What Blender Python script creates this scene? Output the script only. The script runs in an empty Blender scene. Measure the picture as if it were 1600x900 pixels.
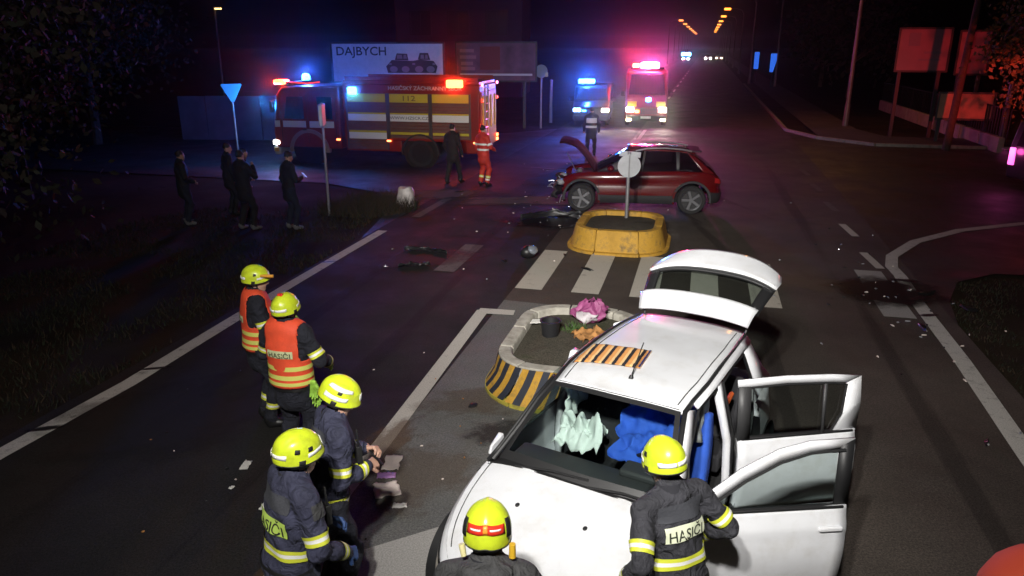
import bpy, math, random
import numpy as np
from mathutils import Vector, Matrix, noise as mnoise

random.seed(7); np.random.seed(7)
R = math.radians
scene = bpy.context.scene
COL = scene.collection

# ------------------------------------------------------------------ camera
cam_d = bpy.data.cameras.new('camera'); cam = bpy.data.objects.new('camera', cam_d); COL.objects.link(cam)
cam_d.sensor_width = 36; cam_d.lens = 1170 / 1600 * 36
cam_d.clip_start = 0.05; cam_d.clip_end = 2000
cam.location = (0, 0, 4.0); cam.rotation_euler = (R(90 - 18), 0, 0)
scene.camera = cam

# ------------------------------------------------------------------ night sky
world = bpy.data.worlds.new('World'); scene.world = world; world.use_nodes = True
wn = world.node_tree.nodes; wl = world.node_tree.links
sky = wn.new('ShaderNodeTexSky'); sky.sky_type = 'NISHITA'; sky.sun_disc = False
sky.sun_elevation = R(-7); sky.sun_rotation = R(200)
bg = wn['Background']; bg.inputs['Strength'].default_value = 0.05
wl.new(sky.outputs[0], bg.inputs['Color'])
sun_d = bpy.data.lights.new('moon', 'SUN'); sun_d.energy = 0.008; sun_d.angle = R(0.5); sun_d.color = (1, .95, .88)
sun = bpy.data.objects.new('moon', sun_d); COL.objects.link(sun); sun.rotation_euler = (R(45), 0, R(200 - 180))

vs = scene.view_settings
vs.view_transform = 'Standard'; vs.look = 'None'; vs.exposure = 0; vs.gamma = 1; vs.use_curve_mapping = False
scene.cycles.use_denoising = True
scene.cycles.max_bounces = 6; scene.cycles.transparent_max_bounces = 12
scene.cycles.sample_clamp_indirect = 2.0
scene.cycles.caustics_reflective = False; scene.cycles.caustics_refractive = False

ROAD_A = R(14)
def W(n, s, z=0.0):
    """road frame (n across to the right, s along the street) to world"""
    return (n * math.cos(ROAD_A) + s * math.sin(ROAD_A), -n * math.sin(ROAD_A) + s * math.cos(ROAD_A), z)

# ------------------------------------------------------------------ materials
MATS = {}
def mat(name, col, rough=.6, metal=0., var=0., vscale=6., bump=0., bscale=120., bdist=.01, spec=.5, emit=None, es=0., coat=0., dirt=None, dscale=3., damt=.5):
    if name in MATS: return MATS[name]
    m = bpy.data.materials.new(name); m.use_nodes = True; MATS[name] = m
    n = m.node_tree.nodes; l = m.node_tree.links; b = n['Principled BSDF']
    c4 = (*col, 1)
    b.inputs['Base Color'].default_value = c4; b.inputs['Roughness'].default_value = rough
    b.inputs['Metallic'].default_value = metal; b.inputs['Specular IOR Level'].default_value = spec
    b.inputs['Coat Weight'].default_value = coat; b.inputs['Coat Roughness'].default_value = .08
    tc = n.new('ShaderNodeTexCoord')
    out = None
    if var > 0:
        nz = n.new('ShaderNodeTexNoise'); nz.inputs['Scale'].default_value = vscale; nz.inputs['Detail'].default_value = 6
        l.new(tc.outputs['Object'], nz.inputs['Vector'])
        mr = n.new('ShaderNodeMapRange'); mr.inputs['From Min'].default_value = .3; mr.inputs['From Max'].default_value = .7
        mr.inputs['To Min'].default_value = 1 - var; mr.inputs['To Max'].default_value = 1 + var
        l.new(nz.outputs[0], mr.inputs['Value'])
        mx = n.new('ShaderNodeMix'); mx.data_type = 'RGBA'; mx.blend_type = 'MULTIPLY'; mx.inputs['Factor'].default_value = 1
        mx.inputs['A'].default_value = c4
        l.new(mr.outputs[0], mx.inputs['B']); out = mx.outputs['Result']
    if dirt:
        nz = n.new('ShaderNodeTexNoise'); nz.inputs['Scale'].default_value = dscale; nz.inputs['Detail'].default_value = 9; nz.inputs['Roughness'].default_value = .7
        l.new(tc.outputs['Object'], nz.inputs['Vector'])
        mr = n.new('ShaderNodeMapRange'); mr.inputs['From Min'].default_value = .5; mr.inputs['From Max'].default_value = .68
        mr.inputs['To Min'].default_value = 0; mr.inputs['To Max'].default_value = damt
        l.new(nz.outputs[0], mr.inputs['Value'])
        mx = n.new('ShaderNodeMix'); mx.data_type = 'RGBA'; l.new(mr.outputs[0], mx.inputs['Factor'])
        if out: l.new(out, mx.inputs['A'])
        else: mx.inputs['A'].default_value = c4
        mx.inputs['B'].default_value = (*dirt, 1); out = mx.outputs['Result']
    if out: l.new(out, b.inputs['Base Color'])
    if bump > 0:
        nz = n.new('ShaderNodeTexNoise'); nz.inputs['Scale'].default_value = bscale; nz.inputs['Detail'].default_value = 4
        l.new(tc.outputs['Object'], nz.inputs['Vector'])
        bp = n.new('ShaderNodeBump'); bp.inputs['Strength'].default_value = bump; bp.inputs['Distance'].default_value = bdist; nz.inputs['Distortion'].default_value = 1.2 if bdist > .02 else 0
        l.new(nz.outputs[0], bp.inputs['Height']); l.new(bp.outputs[0], b.inputs['Normal'])
    if emit:
        b.inputs['Emission Color'].default_value = (*emit, 1); b.inputs['Emission Strength'].default_value = es
    return m

def glass(name, tint=(.8, .86, .85), refl=.09, rough=.02):
    if name in MATS: return MATS[name]
    m = bpy.data.materials.new(name); m.use_nodes = True; MATS[name] = m
    n = m.node_tree.nodes; l = m.node_tree.links; n.remove(n['Principled BSDF'])
    t = n.new('ShaderNodeBsdfTransparent'); t.inputs[0].default_value = (*tint, 1)
    g = n.new('ShaderNodeBsdfGlossy'); g.inputs['Roughness'].default_value = rough
    lw_ = n.new('ShaderNodeLayerWeight'); lw_.inputs[0].default_value = .5; fr = n.new('ShaderNodeMath'); fr.operation = 'POWER'; fr.inputs[1].default_value = 5; l.new(lw_.outputs['Facing'], fr.inputs[0])
    ad = n.new('ShaderNodeMath'); ad.operation = 'ADD'; ad.use_clamp = True; ad.inputs[1].default_value = refl
    l.new(fr.outputs[0], ad.inputs[0])
    mx = n.new('ShaderNodeMixShader'); l.new(ad.outputs[0], mx.inputs[0]); l.new(t.outputs[0], mx.inputs[1]); l.new(g.outputs[0], mx.inputs[2])
    l.new(mx.outputs[0], n['Material Output'].inputs[0]); return m

def asphalt(name, dark, light, rough=.75, patch=.35, crack=True, stain=None, spec=.35):
    if name in MATS: return MATS[name]
    m = bpy.data.materials.new(name); m.use_nodes = True; MATS[name] = m
    n = m.node_tree.nodes; l = m.node_tree.links; b = n['Principled BSDF']
    tc = n.new('ShaderNodeTexCoord')
    def noi(sc, det=5, ro=.6):
        z = n.new('ShaderNodeTexNoise'); z.inputs['Scale'].default_value = sc; z.inputs['Detail'].default_value = det
        z.inputs['Roughness'].default_value = ro; l.new(tc.outputs['Object'], z.inputs['Vector']); return z.outputs[0]
    def rng(v, a, bb, c, d):
        r = n.new('ShaderNodeMapRange'); r.inputs['From Min'].default_value = a; r.inputs['From Max'].default_value = bb
        r.inputs['To Min'].default_value = c; r.inputs['To Max'].default_value = d; l.new(v, r.inputs['Value']); return r.outputs[0]
    def mix(f, a, bb, mode='MIX'):
        x = n.new('ShaderNodeMix'); x.data_type = 'RGBA'; x.blend_type = mode
        for k, v in (('Factor', f), ('A', a), ('B', bb)):
            if hasattr(v, 'is_linked'): l.new(v, x.inputs[k])
            elif isinstance(v, tuple): x.inputs[k].default_value = (*v, 1)
            else: x.inputs[k].default_value = v
        return x.outputs['Result']
    fine = noi(48, 4, .85)
    c = mix(rng(fine, .38, .62, 0, 1), tuple(v * .72 for v in dark), tuple(v * 1.12 for v in light))
    big = noi(.55, 7, .62)
    c = mix(1.0, c, rng(big, .3, .7, 1 - patch, 1 + patch), 'MULTIPLY')
    spk = n.new('ShaderNodeTexVoronoi'); spk.inputs['Scale'].default_value = 60; l.new(tc.outputs['Object'], spk.inputs['Vector'])
    c = mix(rng(spk.outputs['Distance'], .1, .24, .45, 0), c, tuple(min(1, v * 2.3) for v in light))
    if crack:
        vo = n.new('ShaderNodeTexVoronoi'); vo.feature = 'DISTANCE_TO_EDGE'; vo.inputs['Scale'].default_value = .45
        ad = n.new('ShaderNodeMixRGB'); ad.blend_type = 'LINEAR_LIGHT'; ad.inputs[0].default_value = .22
        nz = n.new('ShaderNodeTexNoise'); nz.inputs['Scale'].default_value = 1.7; nz.inputs['Detail'].default_value = 6
        l.new(tc.outputs['Object'], nz.inputs['Vector']); l.new(tc.outputs['Object'], ad.inputs[1]); l.new(nz.outputs['Color'], ad.inputs[2])
        l.new(ad.outputs[0], vo.inputs['Vector'])
        c = mix(rng(vo.outputs['Distance'], .001, .006, .16, 0), c, tuple(v * .5 for v in dark))
    if stain:
        c = mix(rng(noi(1.3, 9, .7), .53, .68, 0, .75), c, stain)
    l.new(c, b.inputs['Base Color'])
    l.new(rng(noi(.9, 6, .65), .35, .65, rough - .16, rough + .1), b.inputs['Roughness'])
    b.inputs['Specular IOR Level'].default_value = spec
    bp = n.new('ShaderNodeBump'); bp.inputs['Strength'].default_value = .55; bp.inputs['Distance'].default_value = .006
    l.new(noi(120, 3, .7), bp.inputs['Height']); l.new(bp.outputs[0], b.inputs['Normal'])
    return m

def paint_worn(name, col, under, wear=.5, scale=9.):
    """road paint worn through to the asphalt below"""
    if name in MATS: return MATS[name]
    m = bpy.data.materials.new(name); m.use_nodes = True; MATS[name] = m
    n = m.node_tree.nodes; l = m.node_tree.links; b = n['Principled BSDF']; tc = n.new('ShaderNodeTexCoord')
    z = n.new('ShaderNodeTexNoise'); z.inputs['Scale'].default_value = scale; z.inputs['Detail'].default_value = 12; z.inputs['Roughness'].default_value = .78
    z2 = n.new('ShaderNodeTexNoise'); z2.inputs['Scale'].default_value = 70; z2.inputs['Detail'].default_value = 3
    l.new(tc.outputs['Object'], z.inputs['Vector']); l.new(tc.outputs['Object'], z2.inputs['Vector'])
    r = n.new('ShaderNodeMapRange'); r.inputs['From Min'].default_value = wear; r.inputs['From Max'].default_value = wear + .16; r.inputs['To Max'].default_value = .85
    l.new(z.outputs[0], r.inputs['Value'])
    r2 = n.new('ShaderNodeMapRange'); r2.inputs['From Min'].default_value = .3; r2.inputs['From Max'].default_value = .7; r2.inputs['To Min'].default_value = .7; r2.inputs['To Max'].default_value = 1.1
    l.new(z2.outputs[0], r2.inputs['Value'])
    mu = n.new('ShaderNodeMix'); mu.data_type = 'RGBA'; mu.blend_type = 'MULTIPLY'; mu.inputs['Factor'].default_value = 1
    mu.inputs['A'].default_value = (*col, 1); l.new(r2.outputs[0], mu.inputs['B'])
    mx = n.new('ShaderNodeMix'); mx.data_type = 'RGBA'; l.new(r.outputs[0], mx.inputs['Factor']); l.new(mu.outputs['Result'], mx.inputs['A'])
    mx.inputs['B'].default_value = (*under, 1); l.new(mx.outputs['Result'], b.inputs['Base Color']); b.inputs['Roughness'].default_value = .8
    b.inputs['Specular IOR Level'].default_value = .2
    bp = n.new('ShaderNodeBump'); bp.inputs['Strength'].default_value = .4; bp.inputs['Distance'].default_value = .005
    l.new(z2.outputs[0], bp.inputs['Height']); l.new(bp.outputs[0], b.inputs['Normal'])
    return m

def lamp_mat(name, col, strength):
    return mat(name, (.8, .8, .8), .3, emit=col, es=strength)

# ------------------------------------------------------------------ mesh builder
class MB:
    def __init__(s): s.v = []; s.f = []; s.m = []
    def add(s, vs, fs, mi=0):
        o = len(s.v); s.v.extend([tuple(map(float, p)) for p in vs]); s.f.extend([tuple(o + i for i in f) for f in fs])
        s.m.extend([mi] * len(fs)); return s
    def box(s, c, d, mi=0, M=None):
        x, y, z = d[0] / 2, d[1] / 2, d[2] / 2
        p = [Vector((sx * x, sy * y, sz * z)) for sx in (-1, 1) for sy in (-1, 1) for sz in (-1, 1)]
        c = Vector(c); p = [c + (M @ q if M else q) for q in p]
        return s.add(p, [(0, 1, 3, 2), (4, 6, 7, 5), (0, 4, 5, 1), (2, 3, 7, 6), (0, 2, 6, 4), (1, 5, 7, 3)], mi)
    def hexa(s, p, mi=0):   # p: 4 bottom ccw, 4 top
        return s.add(p, [(3, 2, 1, 0), (4, 5, 6, 7), (0, 1, 5, 4), (1, 2, 6, 5), (2, 3, 7, 6), (3, 0, 4, 7)], mi)
    def loft(s, rings, mi=0, cap=True, closed=True):
        n = len(rings[0]); vs = [p for r in rings for p in r]; fs = []
        for i in range(len(rings) - 1):
            for j in range(n if closed else n - 1):
                k = (j + 1) % n; fs.append((i * n + j, i * n + k, (i + 1) * n + k, (i + 1) * n + j))
        if cap: fs.append(tuple(range(n - 1, -1, -1))); fs.append(tuple((len(rings) - 1) * n + j for j in range(n)))
        return s.add(vs, fs, mi)
    def cyl(s, a, b, r0, r1=None, n=14, mi=0, cap=True):
        r1 = r0 if r1 is None else r1; a = Vector(a); b = Vector(b); q = (b - a).to_track_quat('Z', 'Y')
        ring = lambda c, r: [c + q @ Vector((r * math.cos(2 * math.pi * i / n), r * math.sin(2 * math.pi * i / n), 0)) for i in range(n)]
        return s.loft([ring(a, r0), ring(b, r1)], mi, cap)
    def tube(s, pts, r, n=8, mi=0, cap=True):
        pts = [Vector(p) for p in pts]; rs = r if isinstance(r, (list, tuple)) else [r] * len(pts); rings = []
        up = None
        for i, p in enumerate(pts):
            d = (pts[min(i + 1, len(pts) - 1)] - pts[max(i - 1, 0)]).normalized()
            if up is None: up = d.orthogonal().normalized()
            up = (up - d * up.dot(d)).normalized(); sd = d.cross(up)
            rings.append([p + up * (rs[i] * math.cos(2 * math.pi * k / n)) + sd * (rs[i] * math.sin(2 * math.pi * k / n)) for k in range(n)])
        return s.loft(rings, mi, cap)
    def lathe(s, prof, n=24, M=None, mi=0, a0=0, a1=2 * math.pi):
        full = abs(a1 - a0 - 2 * math.pi) < 1e-6; k = n if full else n + 1; rings = []
        for r, z in prof:
            ring = [Vector((r * math.cos(a0 + (a1 - a0) * i / n), r * math.sin(a0 + (a1 - a0) * i / n), z)) for i in range(k)]
            rings.append([M @ p for p in ring] if M else ring)
        return s.loft(rings, mi, False, full)
    def prism(s, pts, z0, z1, M=None, mi=0):
        a = [Vector((x, y, z0)) for x, y in pts]; b = [Vector((x, y, z1)) for x, y in pts]
        if M: a = [M @ p for p in a]; b = [M @ p for p in b]
        return s.loft([a, b], mi, True)
    def grid(s, fn, nu, nv, mi=0, mfn=None):
        o = len(s.v)
        for i in range(nu + 1):
            for j in range(nv + 1): s.v.append(tuple(map(float, fn(i / nu, j / nv))))
        for i in range(nu):
            for j in range(nv):
                q = mfn(i, j) if mfn else mi
                if q is None: continue
                a = o + i * (nv + 1) + j; s.f.append((a, a + nv + 1, a + nv + 2, a + 1)); s.m.append(q)
        return s
    def ball(s, c, r, nu=10, nv=14, mi=0, M=None):
        c = Vector(c); r = r if isinstance(r, (tuple, list)) else (r, r, r); rings = []
        for i in range(nu + 1):
            t = math.pi * (i + .02) / (nu + .04)
            ring = [Vector((r[0] * math.sin(t) * math.cos(2 * math.pi * k / nv), r[1] * math.sin(t) * math.sin(2 * math.pi * k / nv), r[2] * math.cos(t))) for k in range(nv)]
            rings.append([c + (M @ p if M else p) for p in ring])
        return s.loft(rings, mi, True)
    def build(s, name, mats, parent=None, smooth=35, bevel=0., solid=0., sub=0):
        me = bpy.data.meshes.new(name); me.from_pydata(s.v, [], s.f)
        for m in (mats if isinstance(mats, (list, tuple)) else [mats]): me.materials.append(m)
        if any(s.m): me.polygons.foreach_set('material_index', s.m)
        me.update()
        if smooth:
            me.polygons.foreach_set('use_smooth', [True] * len(me.polygons)); me.set_sharp_from_angle(angle=R(smooth))
        o = bpy.data.objects.new(name, me); COL.objects.link(o)
        if parent: o.parent = parent
        if solid: md = o.modifiers.new('solid', 'SOLIDIFY'); md.thickness = abs(solid); md.offset = -1 if solid > 0 else 1
        if bevel: md = o.modifiers.new('bevel', 'BEVEL'); md.width = bevel; md.segments = 2; md.limit_method = 'ANGLE'; md.angle_limit = R(40)
        if sub: md = o.modifiers.new('sub', 'SUBSURF'); md.levels = sub; md.render_levels = sub
        return o

def thing(name, label, cat, loc=(0, 0, 0), rz=0., group=None, rot=None):
    o = bpy.data.objects.new(name, None); COL.objects.link(o); o.empty_display_size = .2
    o.location = loc; o.rotation_euler = rot if rot else (0, 0, rz)
    o['label'] = label; o['category'] = cat
    if group: o['group'] = group
    return o
def tag(o, label, cat, group=None):
    o['label'] = label; o['category'] = cat
    if group: o['group'] = group
    return o
def struct(o): o['kind'] = 'structure'; return o
def light(name, kind, loc, energy, col, parent=None, radius=.08, target=None, cone=None, blend=1.):
    d = bpy.data.lights.new(name, kind); d.energy = energy; d.color = col; d.shadow_soft_size = radius
    o = bpy.data.objects.new(name, d); COL.objects.link(o); o.location = loc
    if parent: o.parent = parent
    if kind == 'SPOT':
        d.spot_size = cone; d.spot_blend = blend
        o.rotation_euler = (Vector(target) - Vector(loc)).to_track_quat('-Z', 'Y').to_euler()
    return o
def text_geo(body, size):
    cu = bpy.data.curves.new('lettering', 'FONT'); cu.body = body; cu.size = size; cu.align_x = 'CENTER'; cu.align_y = 'CENTER'; cu.resolution_u = 3
    cu.offset = size * .012
    ob = bpy.data.objects.new('lettering', cu); COL.objects.link(ob); bpy.context.view_layer.update()
    me = bpy.data.meshes.new_from_object(ob.evaluated_get(bpy.context.evaluated_depsgraph_get()))
    vs = [tuple(v.co) for v in me.vertices]; fs = [tuple(p.vertices) for p in me.polygons]
    bpy.data.objects.remove(ob); bpy.data.curves.remove(cu); bpy.data.meshes.remove(me); return vs, fs
def lettering(body, size, material, M, parent, name='lettering', sx=1.):
    vs, fs = text_geo(body, size); mb = MB(); mb.add([M @ Vector((x * sx, y, 0)) for x, y, z in vs], fs); return mb.build(name, material, parent, smooth=0)
def copy_tree(o, parent=None):
    c = o.copy(); COL.objects.link(c); c.parent = parent
    for ch in list(o.children): copy_tree(ch, c)
    return c
def frame(o, x, y):      # matrix from origin and two axes
    x = Vector(x).normalized(); y = Vector(y); z = x.cross(y).normalized(); y = z.cross(x)
    return Matrix(((x.x, y.x, z.x, o[0]), (x.y, y.y, z.y, o[1]), (x.z, y.z, z.z, o[2]), (0, 0, 0, 1)))
# ================================================================== floodlight behind the camera (the source of the working light)
WHITE_SPOT = (1.0, .97, .92)
mast = thing('floodlight_mast', 'telescopic floodlight mast with three lamp heads, standing behind the viewpoint', 'floodlight', (-.95, -.55, 0))
mb = MB(); mb.cyl((0, 0, .02), (0, 0, 2.6), .06).cyl((0, 0, 2.6), (0, 0, 6.1), .045); mb.build('pole', mat('mast_steel', (.5, .5, .5), .35, .8), mast)
for k in range(3):
    a = k * 2.094 + 4.2; MB().tube([(0, 0, 1.0), (.75 * math.cos(a), .75 * math.sin(a), .02)], .03).build('leg', MATS['mast_steel'], mast)
MB().box((0, 0, 6.1), (1.5, .06, .06)).build('crossbar', MATS['mast_steel'], mast, bevel=.01)
FL = [(-.6, (2.2, 19.5, 1.0), 8200, 46, .10), (0., (-.2, 11.5, 0), 2150, 104, .12), (.6, (2.2, 10.0, .6), 2900, 62, .10)]
for x, tgt, e, cone, rad in FL:
    loc = Vector((x, .12, 6.25)); h = MB()
    d = (Vector(tgt) - Vector((-.95 + x, -.43, 6.25))).normalized(); q = d.to_track_quat('-Z', 'Y').to_matrix()
    h.box(loc - d * .07, (.34, .26, .10), 0, q); h.cyl((x, 0, 6.1), loc - d * .07, .02)
    hd = h.build('lamp_head', mat('black_plastic', (.02, .02, .02), .45, bump=.1), mast, bevel=.02)
    MB().box(loc - d * .012, (.30, .22, .01), 0, q).build('lamp_glass', lamp_mat('flood_lens', WHITE_SPOT, 40), hd)
    light('flood_lamp', 'SPOT', loc + d * .03, e, WHITE_SPOT, mast, rad, loc + d * 5, R(cone), 1.0)

# ================================================================== ground, roads, markings
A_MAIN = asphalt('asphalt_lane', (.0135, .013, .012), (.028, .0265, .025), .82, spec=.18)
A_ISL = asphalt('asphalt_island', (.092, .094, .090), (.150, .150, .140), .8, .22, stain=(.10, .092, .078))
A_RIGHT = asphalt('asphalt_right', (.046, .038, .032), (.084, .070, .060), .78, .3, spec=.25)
A_SIDE = asphalt('asphalt_side', (.022, .020, .019), (.040, .038, .036), .62)
SOIL = asphalt('verge_soil', (.012, .009, .006), (.036, .027, .017), .95, .55, crack=False, stain=(.018, .022, .008), spec=.1)

def sheet(name, pts, z, material, label=None):
    mb = MB(); mb.add([(x, y, 0) for x, y in pts], [tuple(range(len(pts)))]); o = mb.build(name, material, smooth=0); o.location.z = z; return struct(o)
def rs(*ns): return [W(n, s)[:2] for n, s in ns]
sheet('ground', [(-600, -300), (600, -300), (600, 900), (-600, 900)], -.03, SOIL)
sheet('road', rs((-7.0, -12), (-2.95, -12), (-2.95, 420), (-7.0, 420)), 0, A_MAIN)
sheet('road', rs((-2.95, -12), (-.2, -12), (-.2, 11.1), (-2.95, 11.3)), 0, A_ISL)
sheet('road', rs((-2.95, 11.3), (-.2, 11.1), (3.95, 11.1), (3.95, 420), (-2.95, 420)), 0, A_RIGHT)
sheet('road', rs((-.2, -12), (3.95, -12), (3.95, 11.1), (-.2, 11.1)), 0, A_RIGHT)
# side road to the left where the fire engine stands, side road to the right with a sweeping corner
lp = [(-7.0, 14.5), (-7.6, 17.6), (-8.8, 19.6), (-11, 20.6), (-60, 21.5), (-60, 33), (-12, 34.0), (-9, 35), (-7.0, 37.5)]
sheet('side_road', rs(*lp), 0, A_SIDE)
arc = [(3.95, 11.8), (4.15, 13.0), (4.6, 14.2), (5.4, 14.9), (6.6, 15.05), (8.3, 14.8), (60, 9)]
sheet('side_road', rs(*arc, (60, 34), (7, 34.0), (5.0, 36), (3.95, 39)), 0, A_SIDE)
sheet('pavement', rs((5.1, 36.4), (7.1, 34.3), (60, 34.3), (60, 37), (8, 37), (7.3, 40), (7.3, 300), (5.1, 300)), .1, asphalt('pavement_slab', (.05, .045, .04), (.08, .07, .06), .85, .3))
kb = MB()
for a, b in (((3.98, 39.2), (5.05, 36.2)), ((5.05, 36.2), (7.05, 34.1)), ((7.05, 34.1), (60, 34.1)), ((3.98, 39.2), (3.98, 180))):
    p = Vector(W(*a)); q = Vector(W(*b)); L = (q - p).length; n = max(1, min(60, int(L / 1.0)))
    for i in range(n):
        if L > 80 and i * 1.0 > 45: break
        u = p.lerp(q, i / n); w = p.lerp(q, (i + (.985 if L < 80 else .4)) / n) if L < 80 else u + (q - p).normalized() * .985
        if L > 80: u = p + (q - p).normalized() * i; w = u + (q - p).normalized() * .985
        d = (w - u); sd = Vector((d.y, -d.x, 0)).normalized() * .075
        kb = MB(); kb.hexa([u - sd - Vector((0, 0, .1)), u + sd - Vector((0, 0, .1)), w + sd - Vector((0, 0, .1)), w - sd - Vector((0, 0, .1)), u - sd + Vector((0, 0, .12)), u + sd + Vector((0, 0, .12)), w + sd + Vector((0, 0, .12)), w - sd + Vector((0, 0, .12))])
        o = kb.build('kerb', mat('kerb_stone', (.26, .22, .18), .85, var=.25, bump=.4, bscale=60)); struct(o)

PW = paint_worn('paint_edge', (.56, .54, .50), (.03, .03, .03), .535, 6.)
PC = paint_worn('paint_centre', (.52, .49, .44), (.05, .05, .05), .57, 7.)
PZ = paint_worn('paint_zebra', (.52, .48, .41), (.06, .055, .05), .565, 5.)
PF = paint_worn('paint_faint', (.13, .12, .11), (.03, .028, .026), .50)
PH = paint_worn('paint_hatch', (.36, .35, .33), (.07, .07, .065), .64)
def mark(pts, material, z=.006):
    return sheet('road_marking', pts, z, material)
def line(n0, s0, n1, s1, w, material, z=.006):
    a = Vector(W(n0, s0)[:2]); b = Vector(W(n1, s1)[:2]); d = (b - a).normalized(); q = Vector((d.y, -d.x)) * w / 2
    return mark([tuple(a - q), tuple(a + q), tuple(b + q), tuple(b - q)], material, z)
def strip(pts, w, material, z=.006):
    mb = MB(); P = [Vector(p) for p in pts]; L = []; Q = []
    for i, p in enumerate(P):
        d = (P[min(i + 1, len(P) - 1)] - P[max(i - 1, 0)]).normalized(); s = Vector((d.y, -d.x)) * w / 2; L.append(p - s); Q.append(p + s)
    for i in range(len(P) - 1): mb.add([(*L[i], 0), (*Q[i], 0), (*Q[i + 1], 0), (*L[i + 1], 0)], [(0, 1, 2, 3)])
    o = mb.build('road_marking', material, smooth=0); o.location.z = z; return struct(o)
strip([(-5.9, 4.2), (-5.26, 6.78), (-4.76, 8.46), (-4.38, 10.2), (-3.9, 12.4), (-3.45, 14.3), (-2.92, 16.5)], .22, PW)                       # left edge line
strip([(-2.35, 17.9), (-1.75, 20.2)], .22, PF)
strip([(-2.02, 4.3), (-1.85, 5.01), (-1.36, 7.04), (-.46, 11.16)], .19, PC)           # line beside the traffic island
mark([(-.56, 11.02), (.02, 10.92), (.05, 11.14), (-.50, 11.25)], PC, .010)            # short end bar
mark([(-1.62, 5.05), (-.52, 5.62), (-.30, 5.12), (-.62, 4.55), (-1.50, 4.25)], PH, .0075)   # broad wedge of the hatching
for k in range(7):                                                                    # zebra crossing
    n0 = -2.93 + k * .98
    if k == 5: continue
    a = [W(n0 + .00, 11.95), W(n0 + .47, 11.95), W(n0 + .47, 14.55), W(n0 + .00, 14.55)]
    mark([p[:2] for p in a], PZ if k < 5 else PH)
line(-4.45, 12.6, -4.45, 14.6, .40, PF)
strip([(4.6, 4.4), (5.3, 6.85), (6.01, 9.26), (6.6, 11.5), (7.05, 13.0), (7.18, 13.6), (7.55, 14.35), (8.6, 15.5), (10.15, 16.53), (12.0, 17.2), (16, 18.0)], .22, PW)
for s0, s1 in ((14.75, 15.9), (17.3, 18.5), (20.0, 21.2), (22.8, 24), (25.6, 26.8), (28.4, 29.4), (31, 32)): line(3.45, s0, 3.35, s1, .16, PC if s0 < 19 else PF)
for s0 in range(34, 130, 9): line(-2.7, s0, -2.7, s0 + 4, .16, PC)
line(-2.75, 24.5, -2.75, 30, .16, PC)
line(-5.6, 25.1, -3.4, 24.6, .14, PF); line(-3.5, 24.7, -3.2, 26.5, .14, PF)

# orange-brown marks and dark oil patches on the road
def soft_stain(name, col, rough, rag=.5, dens=.9):
    """stain that thins out towards a ragged edge: opacity from distance to its centre plus noise"""
    m = bpy.data.materials.new(name); m.use_nodes = True; MATS[name] = m; n = m.node_tree.nodes; l = m.node_tree.links; b = n['Principled BSDF']
    b.inputs['Base Color'].default_value = (*col, 1); b.inputs['Roughness'].default_value = rough
    tc = n.new('ShaderNodeTexCoord'); ln = n.new('ShaderNodeVectorMath'); ln.operation = 'LENGTH'; l.new(tc.outputs['Object'], ln.inputs[0])
    oi = n.new('ShaderNodeObjectInfo'); ad = n.new('ShaderNodeVectorMath'); ad.operation = 'ADD'; l.new(tc.outputs['Object'], ad.inputs[0]); l.new(oi.outputs['Location'], ad.inputs[1])
    z = n.new('ShaderNodeTexNoise'); z.inputs['Scale'].default_value = 2.2; z.inputs['Detail'].default_value = 10; z.inputs['Roughness'].default_value = .68; l.new(ad.outputs[0], z.inputs['Vector'])
    m1 = n.new('ShaderNodeMath'); m1.operation = 'MULTIPLY_ADD'; m1.inputs[1].default_value = -2.4 * rag; m1.inputs[2].default_value = 1.2 * rag; l.new(z.outputs[0], m1.inputs[0])
    m2 = n.new('ShaderNodeMath'); m2.operation = 'ADD'; l.new(ln.outputs['Value'], m2.inputs[0]); l.new(m1.outputs[0], m2.inputs[1])
    r = n.new('ShaderNodeMapRange'); r.inputs['From Min'].default_value = .45; r.inputs['From Max'].default_value = .85; r.inputs['To Min'].default_value = dens; r.inputs['To Max'].default_value = 0; l.new(m2.outputs[0], r.inputs['Value'])
    l.new(r.outputs[0], b.inputs['Alpha']); return m
def blot(c, rx, ry, rot, material, z):
    mb = MB(); mb.add([(math.cos(a) * 1.05, math.sin(a) * 1.05, 0) for a in np.linspace(0, 6.2832, 33)[:-1]], [tuple(range(32))]); o = mb.build('road_stain', material, smooth=0)
    o.location = (*c, z); o.scale = (rx, ry, 1); o.rotation_euler = (0, 0, rot); return struct(o)
OIL = soft_stain('oil_patch', (.010, .010, .011), .35); BROWN = soft_stain('orange_brown', (.13, .075, .032), .75, .7, .5); ABS = soft_stain('absorbent_soil', (.075, .043, .018), .95, .7, .95); WET = soft_stain('dark_damp', (.022, .021, .019), .68, .7, .6); TAN = soft_stain('tan_dust', (.13, .09, .055), .9, .9, .35)
blot((6.35, 12.1), 1.2, 1.1, .2, OIL, .012); blot((-1.70, 4.75), .45, 1.5, -.2, BROWN, .016); blot((-1.30, 7.0), .30, .75, -.25, BROWN, .014);
blot((.8, 19.9), 3.4, .9, .05, ABS, .012); blot((-2.2, 20.8), 2.4, 1.0, .1, ABS, .013); blot((1.0, 17.4), 1.6, 1.0, .0, OIL, .015); blot((-1.8, 14.2), 1.5, .9, .4, WET, .012)
blot((-.4, 8.0), .9, .5, .3, TAN, .012); blot((-.9, 6.4), .8, .7, 1.0, TAN, .013); blot((-.1, 7.2), .5, .4, 0, WET, .014); blot((-3.9, 7.6), 1.6, 1.2, .4, WET, .012); blot((5.2, 12.6), .7, .8, .2, TAN, .0135); blot((3.0, 24), 4, 2.5, .2, WET, .012)

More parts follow.
